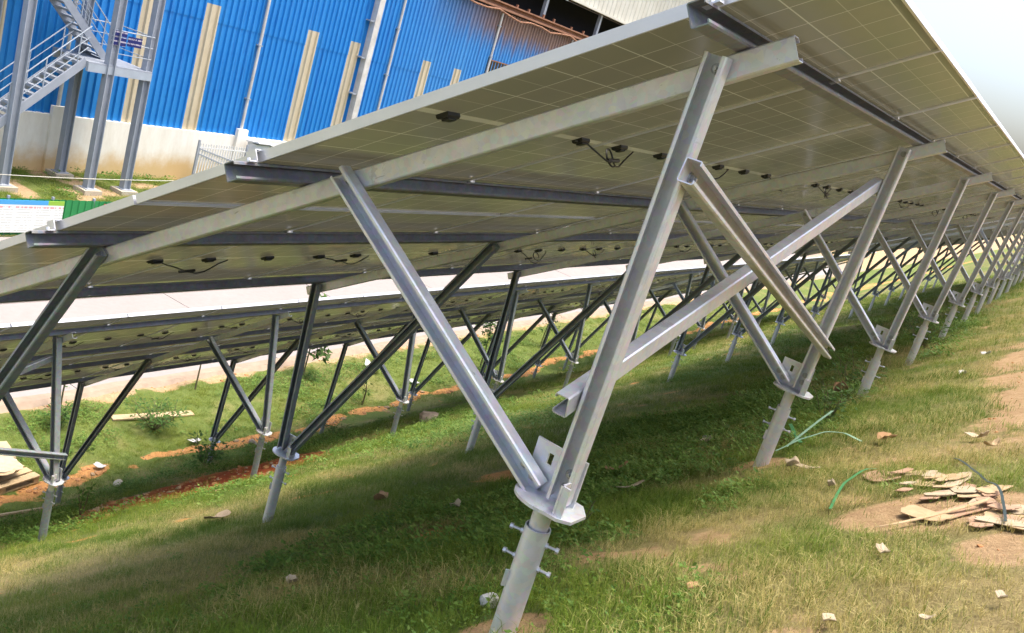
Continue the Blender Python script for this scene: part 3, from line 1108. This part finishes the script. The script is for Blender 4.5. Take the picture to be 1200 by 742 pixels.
def tuft(seed, n, rad, lmin, lmax, wd, lean):
    q = random.Random(seed)
    vs, fs, bl = [], [], []
    for i in range(n):
        a = q.uniform(0, 6.283)
        r = rad * math.sqrt(q.random())
        b = Vector((r * math.cos(a), r * math.sin(a), -.006))
        L = q.uniform(lmin, lmax)
        dr = a + q.gauss(0, .9)
        d = Vector((math.cos(dr), math.sin(dr), 0))
        sd_ = Vector((-d.y, d.x, 0)) * wd * q.uniform(.6, 1.2)
        le = q.uniform(.25, 1) * lean
        p1 = b + d * L * .35 * le + Vector((0, 0, L * .5))
        p2 = b + d * L * .95 * le + Vector((0, 0, L * (.95 - .55 * le)))
        o = len(vs)
        vs += [b - sd_, b + sd_, p1 + sd_ * .75, p1 - sd_ * .75, p2]
        fs += [(o, o + 1, o + 2, o + 3), (o + 3, o + 2, o + 4)]
        v = q.random()
        bl += [v, v]
    return plant_mesh('tuft', vs, fs, bl, 'blade')


def leafy(seed, n, rad, ht, lf, mt, droop=.4):
    q = random.Random(seed)
    vs, fs, bl = [], [], []
    for i in range(n):
        a = q.uniform(0, 6.283)
        r = rad * math.sqrt(q.random())
        c = Vector((r * math.cos(a), r * math.sin(a), ht * q.uniform(.15, 1) * (1 - .45 * (r / rad) ** 2)))
        d = Vector((math.cos(a + q.gauss(0, .8)), math.sin(a + q.gauss(0, .8)), q.uniform(-droop, .5))).normalized()
        up = Vector((q.gauss(0, .35), q.gauss(0, .35), 1)).normalized()
        sd_ = d.cross(up).normalized()
        L = lf * q.uniform(.6, 1.25)
        o = len(vs)
        vs += [c, c + d * L * .4 + sd_ * L * .26, c + d * L, c + d * L * .4 - sd_ * L * .26, c + d * L * .45 - up * L * .06]
        fs += [(o, o + 1, o + 4), (o + 1, o + 2, o + 4), (o + 2, o + 3, o + 4), (o + 3, o, o + 4)]
        v = q.random()
        bl += [v] * 4
    return plant_mesh('leafy', vs, fs, bl, mt)


def scatter(name, label, meshes, X, Y, kind, scl, extra, sink=0.0):
    """one object whose points carry instances of a few small plant meshes"""
    src = bpy.data.collections.new(name + '_sources')
    for i, mm in enumerate(meshes):
        o = bpy.data.objects.new('%s_source_%02d' % (name, i), mm)
        src.objects.link(o)
    me = bpy.data.meshes.new(name)
    n = len(X)
    Z = gz(X, Y) - sink
    me.vertices.add(n)
    me.vertices.foreach_set('co', np.stack([X, Y, Z], -1).astype(np.float32).ravel())
    def at(nm, ty, arr, key='value'):
        a = me.attributes.new(nm, ty, 'POINT')
        a.data.foreach_set(key, np.ascontiguousarray(arr).ravel())
    at('kind', 'INT', kind.astype(np.int32))
    rot = np.stack([rng.normal(0, .10, n), rng.normal(0, .10, n) - .12, rng.random(n) * 6.283], -1).astype(np.float32)
    at('rot', 'FLOAT_VECTOR', rot, 'vector')
    at('scl', 'FLOAT', scl.astype(np.float32))
    for k, v in extra.items():
        at(k, 'FLOAT', v.astype(np.float32))
    ng = bpy.data.node_groups.new(name + '_scatter', 'GeometryNodeTree')
    ng.interface.new_socket('Geometry', in_out='INPUT', socket_type='NodeSocketGeometry')
    ng.interface.new_socket('Geometry', in_out='OUTPUT', socket_type='NodeSocketGeometry')
    gi = ng.nodes.new('NodeGroupInput')
    go = ng.nodes.new('NodeGroupOutput')
    ci = ng.nodes.new('GeometryNodeCollectionInfo')
    ci.inputs[0].default_value = src
    ci.inputs[1].default_value = True
    ci.inputs[2].default_value = True
    ip = ng.nodes.new('GeometryNodeInstanceOnPoints')
    def na(nm, ty):
        a = ng.nodes.new('GeometryNodeInputNamedAttribute')
        a.data_type = ty
        a.inputs[0].default_value = nm
        return a.outputs[0]
    L = ng.links.new
    L(gi.outputs[0], ip.inputs['Points'])
    L(ci.outputs[0], ip.inputs['Instance'])
    ip.inputs['Pick Instance'].default_value = True
    L(na('kind', 'INT'), ip.inputs['Instance Index'])
    L(na('rot', 'FLOAT_VECTOR'), ip.inputs['Rotation'])
    L(na('scl', 'FLOAT'), ip.inputs['Scale'])
    L(ip.outputs[0], go.inputs[0])
    o = link(name, me)
    md = o.modifiers.new('scatter', 'NODES')
    md.node_group = ng
    o['kind'] = 'stuff'
    o['label'] = label
    return o


def spread(x0, x1, y0, y1, dens):
    n = int((x1 - x0) * (y1 - y0) * dens)
    return rng.uniform(x0, x1, n), rng.uniform(y0, y1, n)


def pick(zones):
    XS, YS, SS = [], [], []
    for x0, x1, y0, y1, dens, s0, s1 in zones:
        x, y = spread(x0, x1, y0, y1, dens)
        XS.append(x)
        YS.append(y)
        SS.append(rng.uniform(s0, s1, len(x)))
    return np.concatenate(XS), np.concatenate(YS), np.concatenate(SS)


X, Y, S = pick([(-1.7, 3.6, -.9, 2.6, 1250, .55, 1.0), (-3.2, 3.6, 2.6, 6, 620, .6, 1.1), (-5, -1.7, -.5, 2.6, 260, .7, 1.1), (-8.2, -3.2, 2.0, 12, 190, .8, 1.3),
                (-3.2, 3.8, 6, 14, 260, .8, 1.3), (-10.6, -8.2, 2, 16, 260, .6, 1.3), (-10.6, -8.2, 16, 45, 90, 1, 1.8), (-8.2, 3.8, 14, 45, 50, 1.2, 2.0), (-25.8, -19.9, 8, 32, 60, 1.5, 3.2)])
dry, soil, red = fields(X, Y)
keep = rng.random(len(X)) > np.clip(soil * 1.35 - .15, 0, .97)
keep &= rng.random(len(X)) > .45 * sm(.55, .75, fbm(X + 77, Y + 3, 2.4, 3))
X, Y, S, dry = X[keep], Y[keep], S[keep], dry[keep]
hgt = .62 + .9 * fbm(X + 11, Y + 70, 1.7, 3) - .25 * sm(2.2, 3.0, X) - .22 * dry
grass = scatter('grass', 'short patchy grass, green and straw, covering the whole slope',
                [tuft(s, 22, .055, .025, .07, .0011, 1.15) for s in range(5)] + [tuft(50 + s, 9, .03, .05, .125, .0011, .8) for s in range(3)],
                X, Y, np.where(rng.random(len(X)) < .06 + .3 * sm(.5, .68, fbm(X + 9, Y + 44, 3.3, 2)), rng.integers(5, 8, len(X)), rng.integers(0, 5, len(X))), S * hgt * 1.05,
                {'rnd': np.clip(.5 + (fbm(X, Y, 2.0, 3) - .5) * 1.5 + .35 * sm(-8, -8.8, X) + rng.normal(0, .12, len(X)), 0, 1), 'dry': np.clip(dry * .95 + rng.normal(0, .1, len(X)), 0, 1)})

# creeping broad-leaved weeds in bands between the piles
X, Y, S = pick([(-.6, 1.75, 1.2, 7, 420, .6, 1.15), (-1.8, 2.6, -.3, 1.8, 170, .35, .85), (-8.4, -3.0, 3, 13, 75, .8, 1.7), (-3, 1.9, 6, 20, 60, 1, 1.8), (-10.4, -8.3, 4, 24, 45, 1, 2.4), (-25.6, -20, 8, 30, 5, 3, 5)])
dry, soil, red = fields(X, Y)
mask = sm(.46, .60, fbm(X * 1.6 + 5, Y * .55 + 21, 1.0, 4) + .10 * np.exp(-((X - 1.0 + .06 * Y) / .5) ** 2))
keep = (rng.random(len(X)) < mask) & (soil < .55)
X, Y, S = X[keep], Y[keep], S[keep]
scatter('ground_cover', 'low creeping broad-leaved weeds between the piles',
        [leafy(s, 26, .075, .07, .026, 'weed') for s in range(4)], X, Y, rng.integers(0, 4, len(X)), S, {'rnd': rng.random(len(X)), 'dry': np.zeros(len(X))})


def clod(seed):
    bm = bmesh.new()
    bmesh.ops.create_icosphere(bm, subdivisions=1, radius=.03)
    q = random.Random(seed)
    for v in bm.verts:
        v.co *= q.uniform(.6, 1.15)
        v.co.z *= .7
    me = bpy.data.meshes.new('clod')
    bm.to_mesh(me)
    bm.free()
    me.materials.append(M['clod'] if seed % 3 else M['clod2'])
    return me


M['clod'] = simple('orange_clod', (.42, .21, .08), (.30, .13, .05), 20, .95)
M['clod2'] = simple('tan_clod', (.36, .26, .15), (.25, .17, .09), 20, .95)
X, Y, S = pick([(-9.2, -7.4, 3, 24, 130, .5, 2.2), (-6.6, -4.0, 3.5, 9, 90, .4, 1.6), (.9, 3.3, -.2, 7, 70, .12, .5), (-10.9, -10.2, 4, 24, 60, .5, 1.5)])
dry, soil, red = fields(X, Y)
keep = (soil > .35) & (rng.random(len(X)) < .75)
X, Y, S = X[keep], Y[keep], S[keep] * (.35 + rng.random(int(keep.sum())) ** 3)
scatter('soil_clods', 'crumbled orange soil clods on the bare earth', [clod(s) for s in range(6)], X, Y, rng.integers(0, 6, len(X)), S, {})


def weed_plant(label, x, y, ht, rad, n, lf, mt='bushy', seed=0, cat='plant', name='leafy_weed', stems=5, group=None):
    q = random.Random(seed)
    z = float(gz(x, y))
    t = thing(name, label, cat, (x, y, z), group)
    mb = MB()
    vs, fs, bl = [], [], []
    for i in range(stems):
        a = 6.283 * i / stems + q.uniform(-.5, .5)
        tip = Vector((rad * .8 * math.cos(a) * q.uniform(.3, 1), rad * .8 * math.sin(a) * q.uniform(.3, 1), ht * q.uniform(.7, 1)))
        mid = tip * .5 + Vector((q.uniform(-.2, .2) * rad, q.uniform(-.2, .2) * rad, ht * .08))
        pts = [Vector((0, 0, -.02)), mid, tip]
        mb.tube(pts, [lf * .07, lf * .055, lf * .03], 5)
        for k in range(n // stems):
            u = q.uniform(.2, 1)
            c = (pts[0].lerp(pts[1], u * 2) if u < .5 else pts[1].lerp(pts[2], u * 2 - 1))
            b = q.uniform(0, 6.283)
            d = Vector((math.cos(b), math.sin(b), q.uniform(-.3, .6))).normalized()
            up = Vector((q.gauss(0, .3), q.gauss(0, .3), 1)).normalized()
            sd_ = d.cross(up).normalized()
            L = lf * q.uniform(.6, 1.2)
            c = c + d * q.uniform(0, rad * .28)
            o = len(vs)
            vs += [c, c + d * L * .45 + sd_ * L * .22, c + d * L - up * L * .12, c + d * L * .45 - sd_ * L * .22]
            fs += [(o, o + 1, o + 2), (o, o + 2, o + 3)]
            v = q.random()
            bl += [v, v]
    link('stem', mb.mesh('stem', 'stem'), t)
    link('foliage', plant_mesh('foliage', vs, fs, bl, mt), t)
    return t


P = [('leafy weed growing right behind the nearest pile', 1.22, 1.5, .16, .16, 70, .05, 'weed'),
     ('yellow-green bushy weed beside the second pile', 1.62, 4.2, .30, .30, 300, .04, 'bushy'),
     ('low green bush at the foot of the third pile', 1.35, 6.6, .34, .40, 320, .05, 'weed'),
     ('bush between the fourth and fifth piles by the path', 1.45, 10.2, .42, .55, 340, .06, 'bushy'),
     ('dark bush at the foot of a downhill pile on orange soil', -7.55, 8.2, .55, .45, 240, .09, 'weed'),
     ('small dark plant beside the leftmost pile', -5.6, 4.5, .42, .14, 50, .07, 'weed'),
     ('thick green shrub on the flat grass beyond the second row', -9.3, 8.6, .55, .7, 420, .09, 'bushy'),
     ('pale green clump of weeds near the pallet', -9.9, 7.2, .5, .45, 220, .09, 'bushy'),
     ('green clump under the red soil patch', -5.9, 7.6, .22, .5, 200, .05, 'weed'),
     ('rounded weed clump in front of the orange bank', -7.0, 10.6, .26, .55, 240, .06, 'weed')]
for i, (lab, x, y, ht, rad, n, lf, mt) in enumerate(P):
    weed_plant(lab, x, y, ht, rad, n, lf, mt, 100 + i, stems=max(5, n // 22))


def sapling(label, x, y, ht, crown, n, lf, mt, seed, base=.35):
    q = random.Random(seed)
    z = float(gz(x, y))
    t = thing('sapling', label, 'sapling', (x, y, z), 'young trees on the flat grass')
    tr = MB()
    top = Vector((q.uniform(-.1, .1), q.uniform(-.1, .1), ht))
    tr.tube([(0, 0, -.05), Vector((.02, -.01, ht * .4)), top], [.02, .015, .005], 6)
    vs, fs, bl = [], [], []
    for i in range(9):
        u = base + (1 - base) * i / 9
        st_ = top * u
        a = q.uniform(0, 6.283)
        e = st_ + Vector((math.cos(a), math.sin(a), q.uniform(.2, .8))) * crown * q.uniform(.6, 1.1) * (1.15 - u * .6)
        tr.tube([st_, (st_ + e) / 2 + Vector((0, 0, .04)), e], [.008, .006, .003], 5)
        for k in range(n // 9):
            c = st_.lerp(e, q.uniform(.25, 1.1)) + Vector((q.gauss(0, .05), q.gauss(0, .05), q.gauss(0, .05)))
            b = q.uniform(0, 6.283)
            d = Vector((math.cos(b), math.sin(b), q.uniform(-.8, .3))).normalized()
            up = Vector((q.gauss(0, .4), q.gauss(0, .4), 1)).normalized()
            sd_ = d.cross(up).normalized()
            L = lf * q.uniform(.7, 1.2)
            o = len(vs)
            vs += [c, c + d * L * .45 + sd_ * L * .2, c + d * L, c + d * L * .45 - sd_ * L * .2]
            fs += [(o, o + 1, o + 2), (o, o + 2, o + 3)]
            v = q.random()
            bl += [v, v]
    link('trunk', tr.mesh('trunk', 'stem'), t)
    link('crown', plant_mesh('crown', vs, fs, bl, mt), t)


sapling('round-headed sapling seen between the legs left of the nearest frame', -9.0, 18.6, 1.35, .5, 360, .12, 'bushy', 1, .5)
sapling('tall pale drooping sapling by the yard edge, behind a dark leg', -10.2, 13.2, 1.9, .35, 330, .2, 'bushy', 2, .3)
sapling('thin sapling with few leaves against the pale yard', -10.4, 10.4, 1.25, .3, 60, .1, 'bushy', 3, .6)
sapling('spindly sapling close to the orange soil bank', -8.6, 13.4, .8, .14, 60, .09, 'weed', 4, .3)
sapling('small sapling at the yard edge next to the pallet', -10.5, 7.6, 1.1, .35, 90, .1, 'bushy', 5, .4)
sapling('bare-stemmed sapling among the far piles', -9.4, 22.5, 1.2, .4, 160, .12, 'bushy', 6, .4)


# ------------------------------------------------------------------ litter, scraps, stones
def gnorm(x, y):
    e = .06
    return Vector((-(float(gz(x + e, y)) - float(gz(x - e, y))) / (2 * e), -(float(gz(x, y + e)) - float(gz(x, y - e))) / (2 * e), 1)).normalized()


def scrap_mesh(seed, lx, ly, curl, th=.003, n=15):
    q = random.Random(seed)
    ring = []
    for i in range(n):
        a = 6.283 * (i + .5) / n + q.uniform(-.12, .12)
        r = q.uniform(.84, 1.04) / max(abs(math.cos(a)), abs(math.sin(a))) ** .8
        ring.append((math.cos(a) * lx / 2 * r, math.sin(a) * ly / 2 * r))
    f = lambda x, y: curl * ((x / lx * 2) ** 2) * lx + q.uniform(-.12, .12) * curl * lx
    vs = [(x, y, f(x, y)) for x, y in ring] + [(x * .45, y * .45, f(x * .45, y * .45)) for x, y in ring] + [(0, 0, 0)]
    m_ = len(vs)
    vs += [(x, y, z - th) for x, y, z in vs]
    fs = []
    for i in range(n):
        j = (i + 1) % n
        fs += [(i, j, n + j, n + i), (n + i, n + j, 2 * n)]
        fs += [(m_ + n + i, m_ + n + j, m_ + j, m_ + i), (m_ + 2 * n, m_ + n + j, m_ + n + i), (i, m_ + i, m_ + j, j)]
    return MB().add(vs, fs)


def scrap(name, label, cat, x, y, lx, ly, rz, mt, curl=.12, lift=.02, seed=0, group=None):
    z = float(gz(x, y)) + lift
    nq = gnorm(x, y).to_track_quat('Z', 'Y') @ Matrix.Rotation(rz, 3, 'Z').to_quaternion()
    o = link(name, scrap_mesh(seed, lx, ly, curl).mesh(name, mt), None, (x, y, z), nq.to_euler())
    return tag(o, label, cat, group)


scrap('dry_leaf', 'curled brown leaf on the grass under the first long leg', 'leaf', -.84, 3.18, .17, .10, .6, 'leaf_dry', .3, .04, 1)
scrap('cardboard_scrap', 'bent cardboard flap on the grass below the second row of piles', 'cardboard', -2.1, 2.95, 0.24, .15, .3, 'card', .14, .06, 2)
scrap('dry_leaf', 'orange dry leaf on weeds right of the nearest pile', 'leaf', .74, 3.2, .15, .10, 2.0, 'leaf_dry', .2, .05, 3)
scrap('cardboard_scrap', 'reddish cardboard scrap on grass between second pile and path', 'cardboard', 2.09, 3.12, .17, .09, .5, 'leaf_dry', .15, .035, 4)
scrap('paper_scrap', 'pale paper scrap on the path edge above the heap', 'paper', 2.47, 2.9, .13, .05, .9, 'paper', .2, .03, 5)
scrap('cardboard_scrap', 'small curled cardboard scrap beside the pale paper on the path', 'cardboard', 2.54, 2.6, .09, .04, 2.4, 'card', .3, .03, 6)
scrap('paper_scrap', 'long pale paper strip by the foot of the second pile', 'paper', 1.86, 2.58, .26, .04, .75, 'paper', .05, .03, 7)
scrap('paper_scrap', 'crumpled pale paper lump near the second pile strip', 'paper', 1.78, 2.66, .08, .07, .2, 'paper', .4, .03, 8)
scrap('paper_scrap', 'small upright pale scrap between green strap and second pile', 'paper', 2.07, 1.88, .05, .03, .2, 'paper', .5, .03, 9)
scrap('dry_leaf', 'brown leaf lying in the front grass right of nearest pile', 'leaf', 2.0, .47, .055, .035, .7, 'leaf_dry', .2, .035, 10)
scrap('paper_scrap', 'torn pale paper piece alone on dry grass below the heap', 'paper', 2.39, .81, .085, .03, .4, 'paper', .15, .03, 11)
scrap('paper_scrap', 'round pale leaf scrap at the bottom edge of the lawn', 'paper', 2.37, .20, .045, .03, .5, 'paper', .2, .03, 12)
scrap('paper_scrap', 'pale scrap on soil in the lower right corner', 'paper', 2.67, .35, .045, .02, .3, 'paper', .2, .03, 13)
scrap('paper_scrap', 'tiny pale scrap on the lower right dry grass', 'paper', 2.55, .24, .035, .02, 1.2, 'paper', .2, .03, 14)
scrap('paper_scrap', 'pale paper bit on dark weeds left of the second pile', 'paper', 1.0, 3.99, .10, .07, 1.2, 'paper', .3, .06, 15)
scrap('paper_scrap', 'pair of pale chips on grass behind the first long leg', 'paper', .14, 2.46, .10, .05, .2, 'paper', .3, .05, 16)
scrap('dry_leaf', 'pale tan leaf in the lower left foreground grass', 'leaf', .30, .92, .09, .05, .9, 'paper', .25, .04, 17)
scrap('paper_scrap', 'flat pale slip on grass near the weeds behind nearest pile', 'paper', 1.08, 2.5, .16, .06, 2.6, 'paper', .1, .05, 18)
scrap('plastic_scrap', 'white plastic scrap on the flat grass right of the pallet', 'plastic', -8.5, 7.0, .2, .12, .4, 'stone', .12, .06, 19)
scrap('plastic_scrap', 'crumpled white plastic beside the dark bush on the flat grass', 'plastic', -8.6, 8.9, .24, .15, .2, 'stone', .12, .06, 20)
scrap('plastic_scrap', 'white litter near the far downhill piles', 'plastic', -8.9, 15.6, .3, .2, .2, 'stone', .12, .06, 21)
scrap('plastic_scrap', 'pale litter sheet at the yard edge behind a crossing leg', 'plastic', -9.9, 15.2, .6, .2, .9, 'stone', .2, .06, 22)
scrap('dry_leaf', 'rust red leaf heap at the foot of the third pile', 'leaf', 1.42, 5.75, .16, .12, .4, 'leaf_dry', .5, .08, 23)
scrap('paper_scrap', 'white flake on the grass beyond the third pile', 'paper', 2.15, 6.4, .12, .05, .4, 'stone', .2, .04, 24)
scrap('paper_scrap', 'white flake beside the path farther up the row', 'paper', 2.2, 7.9, .12, .06, .7, 'stone', .2, .04, 25)
q = random.Random(5)
for i in range(34):
    t_ = q.random()
    big = i < 18
    x = 2.27 + .40 * t_ + q.uniform(-.10, .10)
    y = 2.10 - 1.0 * t_ + q.uniform(-.2, .2)
    scrap('torn_cardboard', ('large flat torn tan sheet in the cardboard heap beside the path' if big else 'small torn tan flake in the cardboard heap beside the path'), 'cardboard', x, y, q.uniform(.13, .26) if big else q.uniform(.05, .12), q.uniform(.06, .13) if big else q.uniform(.04, .07), q.uniform(0, 3.1), ('card', 'paper', 'card2')[i % 3], q.uniform(.0, .03), q.uniform(.006, .022) if big else q.uniform(.02, .035), 60 + i, 'large sheets of the cardboard heap' if big else 'small flakes of the cardboard heap')
scrap('cardboard_strip', 'long narrow cardboard strip along the lower edge of the heap', 'cardboard', 2.47, 1.27, .42, .022, 2.15, 'card', .02, .025, 90)


def strap(label, pts, wd, mt, cat='strap'):
    """flat plastic band lying over the grass"""
    P_ = []
    for i in range(len(pts) - 1):
        for k in range(5):
            u = k / 5
            P_.append([pts[i][j] + (pts[i + 1][j] - pts[i][j]) * u for j in range(3)])
    P_.append(list(pts[-1]))
    for i in range(1, len(P_) - 1):
        P_[i] = [(P_[i - 1][j] + 2 * P_[i][j] + P_[i + 1][j]) / 4 for j in range(3)]
    W_ = [Vector((x, y, float(gz(x, y)) + h)) for x, y, h in P_]
    mb = MB()
    n = len(W_)
    vs = []
    for i, p in enumerate(W_):
        d = (W_[min(i + 1, n - 1)] - W_[max(i - 1, 0)]).normalized()
        nn = Vector((-.5, 0.1 * math.sin(i), 1)).normalized()
        sd_ = d.cross(nn).normalized() * wd / 2
        up = nn * .0009
        vs += [p - sd_ + up, p + sd_ + up, p + sd_ - up, p - sd_ - up]
    fs = [(0, 1, 2, 3), (4 * n - 1, 4 * n - 2, 4 * n - 3, 4 * n - 4)]
    for i in range(n - 1):
        for k in range(4):
            fs.append((4 * i + k, 4 * i + (k + 1) % 4, 4 * i + 4 + (k + 1) % 4, 4 * i + 4 + k))
    mb.add([v - W_[0] for v in vs], fs)
    return tag(link('strap', mb.mesh('strap', mt), None, W_[0]), label, cat)


strap('bright green plastic strap lying on the sunny grass', [(2.15, 1.41, .03), (2.13, 1.62, .045), (2.12, 1.80, .05), (2.14, 2.0, .05), (2.17, 2.22, .03)], .010, 'strap_green')
strap('long pale green strap bending from the second pile over the grass', [(1.62, 2.97, .06), (1.70, 3.10, .10), (1.78, 3.22, .10), (1.88, 3.22, .07), (1.98, 3.12, .03)], .014, 'strap_pale')
strap('short pale strap crossing the long one by the second pile', [(1.63, 3.16, .05), (1.66, 3.42, .10), (1.70, 3.75, .14)], .017, 'strap_pale')
strap('short green strap end behind the second pile', [(1.50, 3.75, .10), (1.60, 3.45, .07), (1.68, 3.25, .05)], .02, 'strap_green')
strap('dark strap running from the path over the cardboard heap', [(2.43, 2.26, .03), (2.52, 1.9, .03), (2.60, 1.55, .04), (2.62, 1.36, .05), (2.645, 1.10, .03)], .009, 'strap_dark')


def stone(label, x, y, r, mt, seed, fl=.7, lift=.3):
    bm = bmesh.new()
    bmesh.ops.create_icosphere(bm, subdivisions=2, radius=r)
    q = random.Random(seed)
    pl_ = [(Vector((q.gauss(0, 1), q.gauss(0, 1), q.gauss(0, 1))).normalized(), q.uniform(.55, .85) * r) for _ in range(9)]
    for v in bm.verts:
        for n_, d_ in pl_:
            e = v.co.dot(n_) - d_
            if e > 0:
                v.co -= n_ * e
        v.co.z *= fl
    me = bpy.data.meshes.new('stone')
    bm.to_mesh(me)
    bm.free()
    me.materials.append(M[mt])
    tag(link('stone', me, None, (x, y, float(gz(x, y)) + r * lift), (q.random(), q.random() * .4, q.random() * 6)), label, 'stone')


stone('white stone lying at the foot of the nearest pile', 1.44, .42, .036, 'stone', 3, .8, .8)
stone('brown stone at the foot of a second-row pile', -5.2, 10.6, .22, 'grey_stone', 4)
stone('small tan stone on the orange bank', -8.1, 9.8, .09, 'grey_stone', 6)
stone('small stone on the bare soil near the leftmost pile', -7.9, 6.9, .08, 'concrete_foot', 8)
stone('little pale stone by the second pile on dark weeds', .9, 4.4, .05, 'stone', 9)

# wooden pallet with wrapping lying on it
pz = float(gz(-9.0, 5.35))
pal = thing('pallet', 'wooden pallet lying on the flat grass at the left edge', 'pallet', (-9.0, 5.35, pz))
for i in range(7):
    link('deck_board', MB().box((-.5 + i * .167, 0, .125), (.13, 1.2, .022)).mesh('deck_board', 'wood'), pal)
for y in (-.55, 0, .55):
    link('stringer', MB().box((0, y, .075), (1.12, .09, .075)).mesh('stringer', 'wood'), pal)
for i in range(3):
    link('base_board', MB().box((-.5 + i * .5, 0, .026), (.12, 1.2, .022)).mesh('base_board', 'wood'), pal)
pal.rotation_euler = (0, R(0), R(8))
pal2 = thing('pallet', 'smaller broken pallet stacked on the pallet at the left edge', 'pallet', (-9.08, 5.3, pz + .14))
for i in range(5):
    link('deck_board', MB().box((-.36 + i * .17, 0, .10), (.13, .95, .02)).mesh('deck_board', 'wood'), pal2)
for y in (-.4, .4):
    link('stringer', MB().box((0, y, .045), (.9, .08, .085)).mesh('stringer', 'wood'), pal2)
pal2.rotation_euler = (0, 0, R(14))
for i in range(7):
    o = link('wrapping_scrap', scrap_mesh(200 + i, q.uniform(.35, .7), q.uniform(.25, .45), q.uniform(.02, .06), .006).mesh('wrapping_scrap', 'card' if i % 3 else 'paper'), None, (-8.95 + q.uniform(-.3, .3), 5.45 + q.uniform(-.35, .35), pz + .262 + i * .007), (q.uniform(-.1, .1), q.uniform(-.1, .1), q.uniform(0, 6)))
    tag(o, 'brown torn wrapping lying on top of the pallets', 'cardboard', 'torn wrapping on the pallets')
tag(link('plank', MB().box((0, 0, 0), (.16, 1.5, .03)).mesh('plank', 'wood'), None, (-9.7, 8.9, float(gz(-9.7, 8.9)) + .05), (0, R(3), R(-14))), 'pale plank lying on the flat grass by the yard edge', 'plank')
tag(link('wooden_pole', MB().tube([(0, 0, 0), (.05, .9, .01), (0, 1.9, 0)], .025, 7).mesh('wooden_pole', 'wood', True), None, (-7.9, 4.6, float(gz(-7.9, 5.4)) + .05), (0, 0, R(-8))), 'thin pale pole on the ground below the pallet', 'pole')
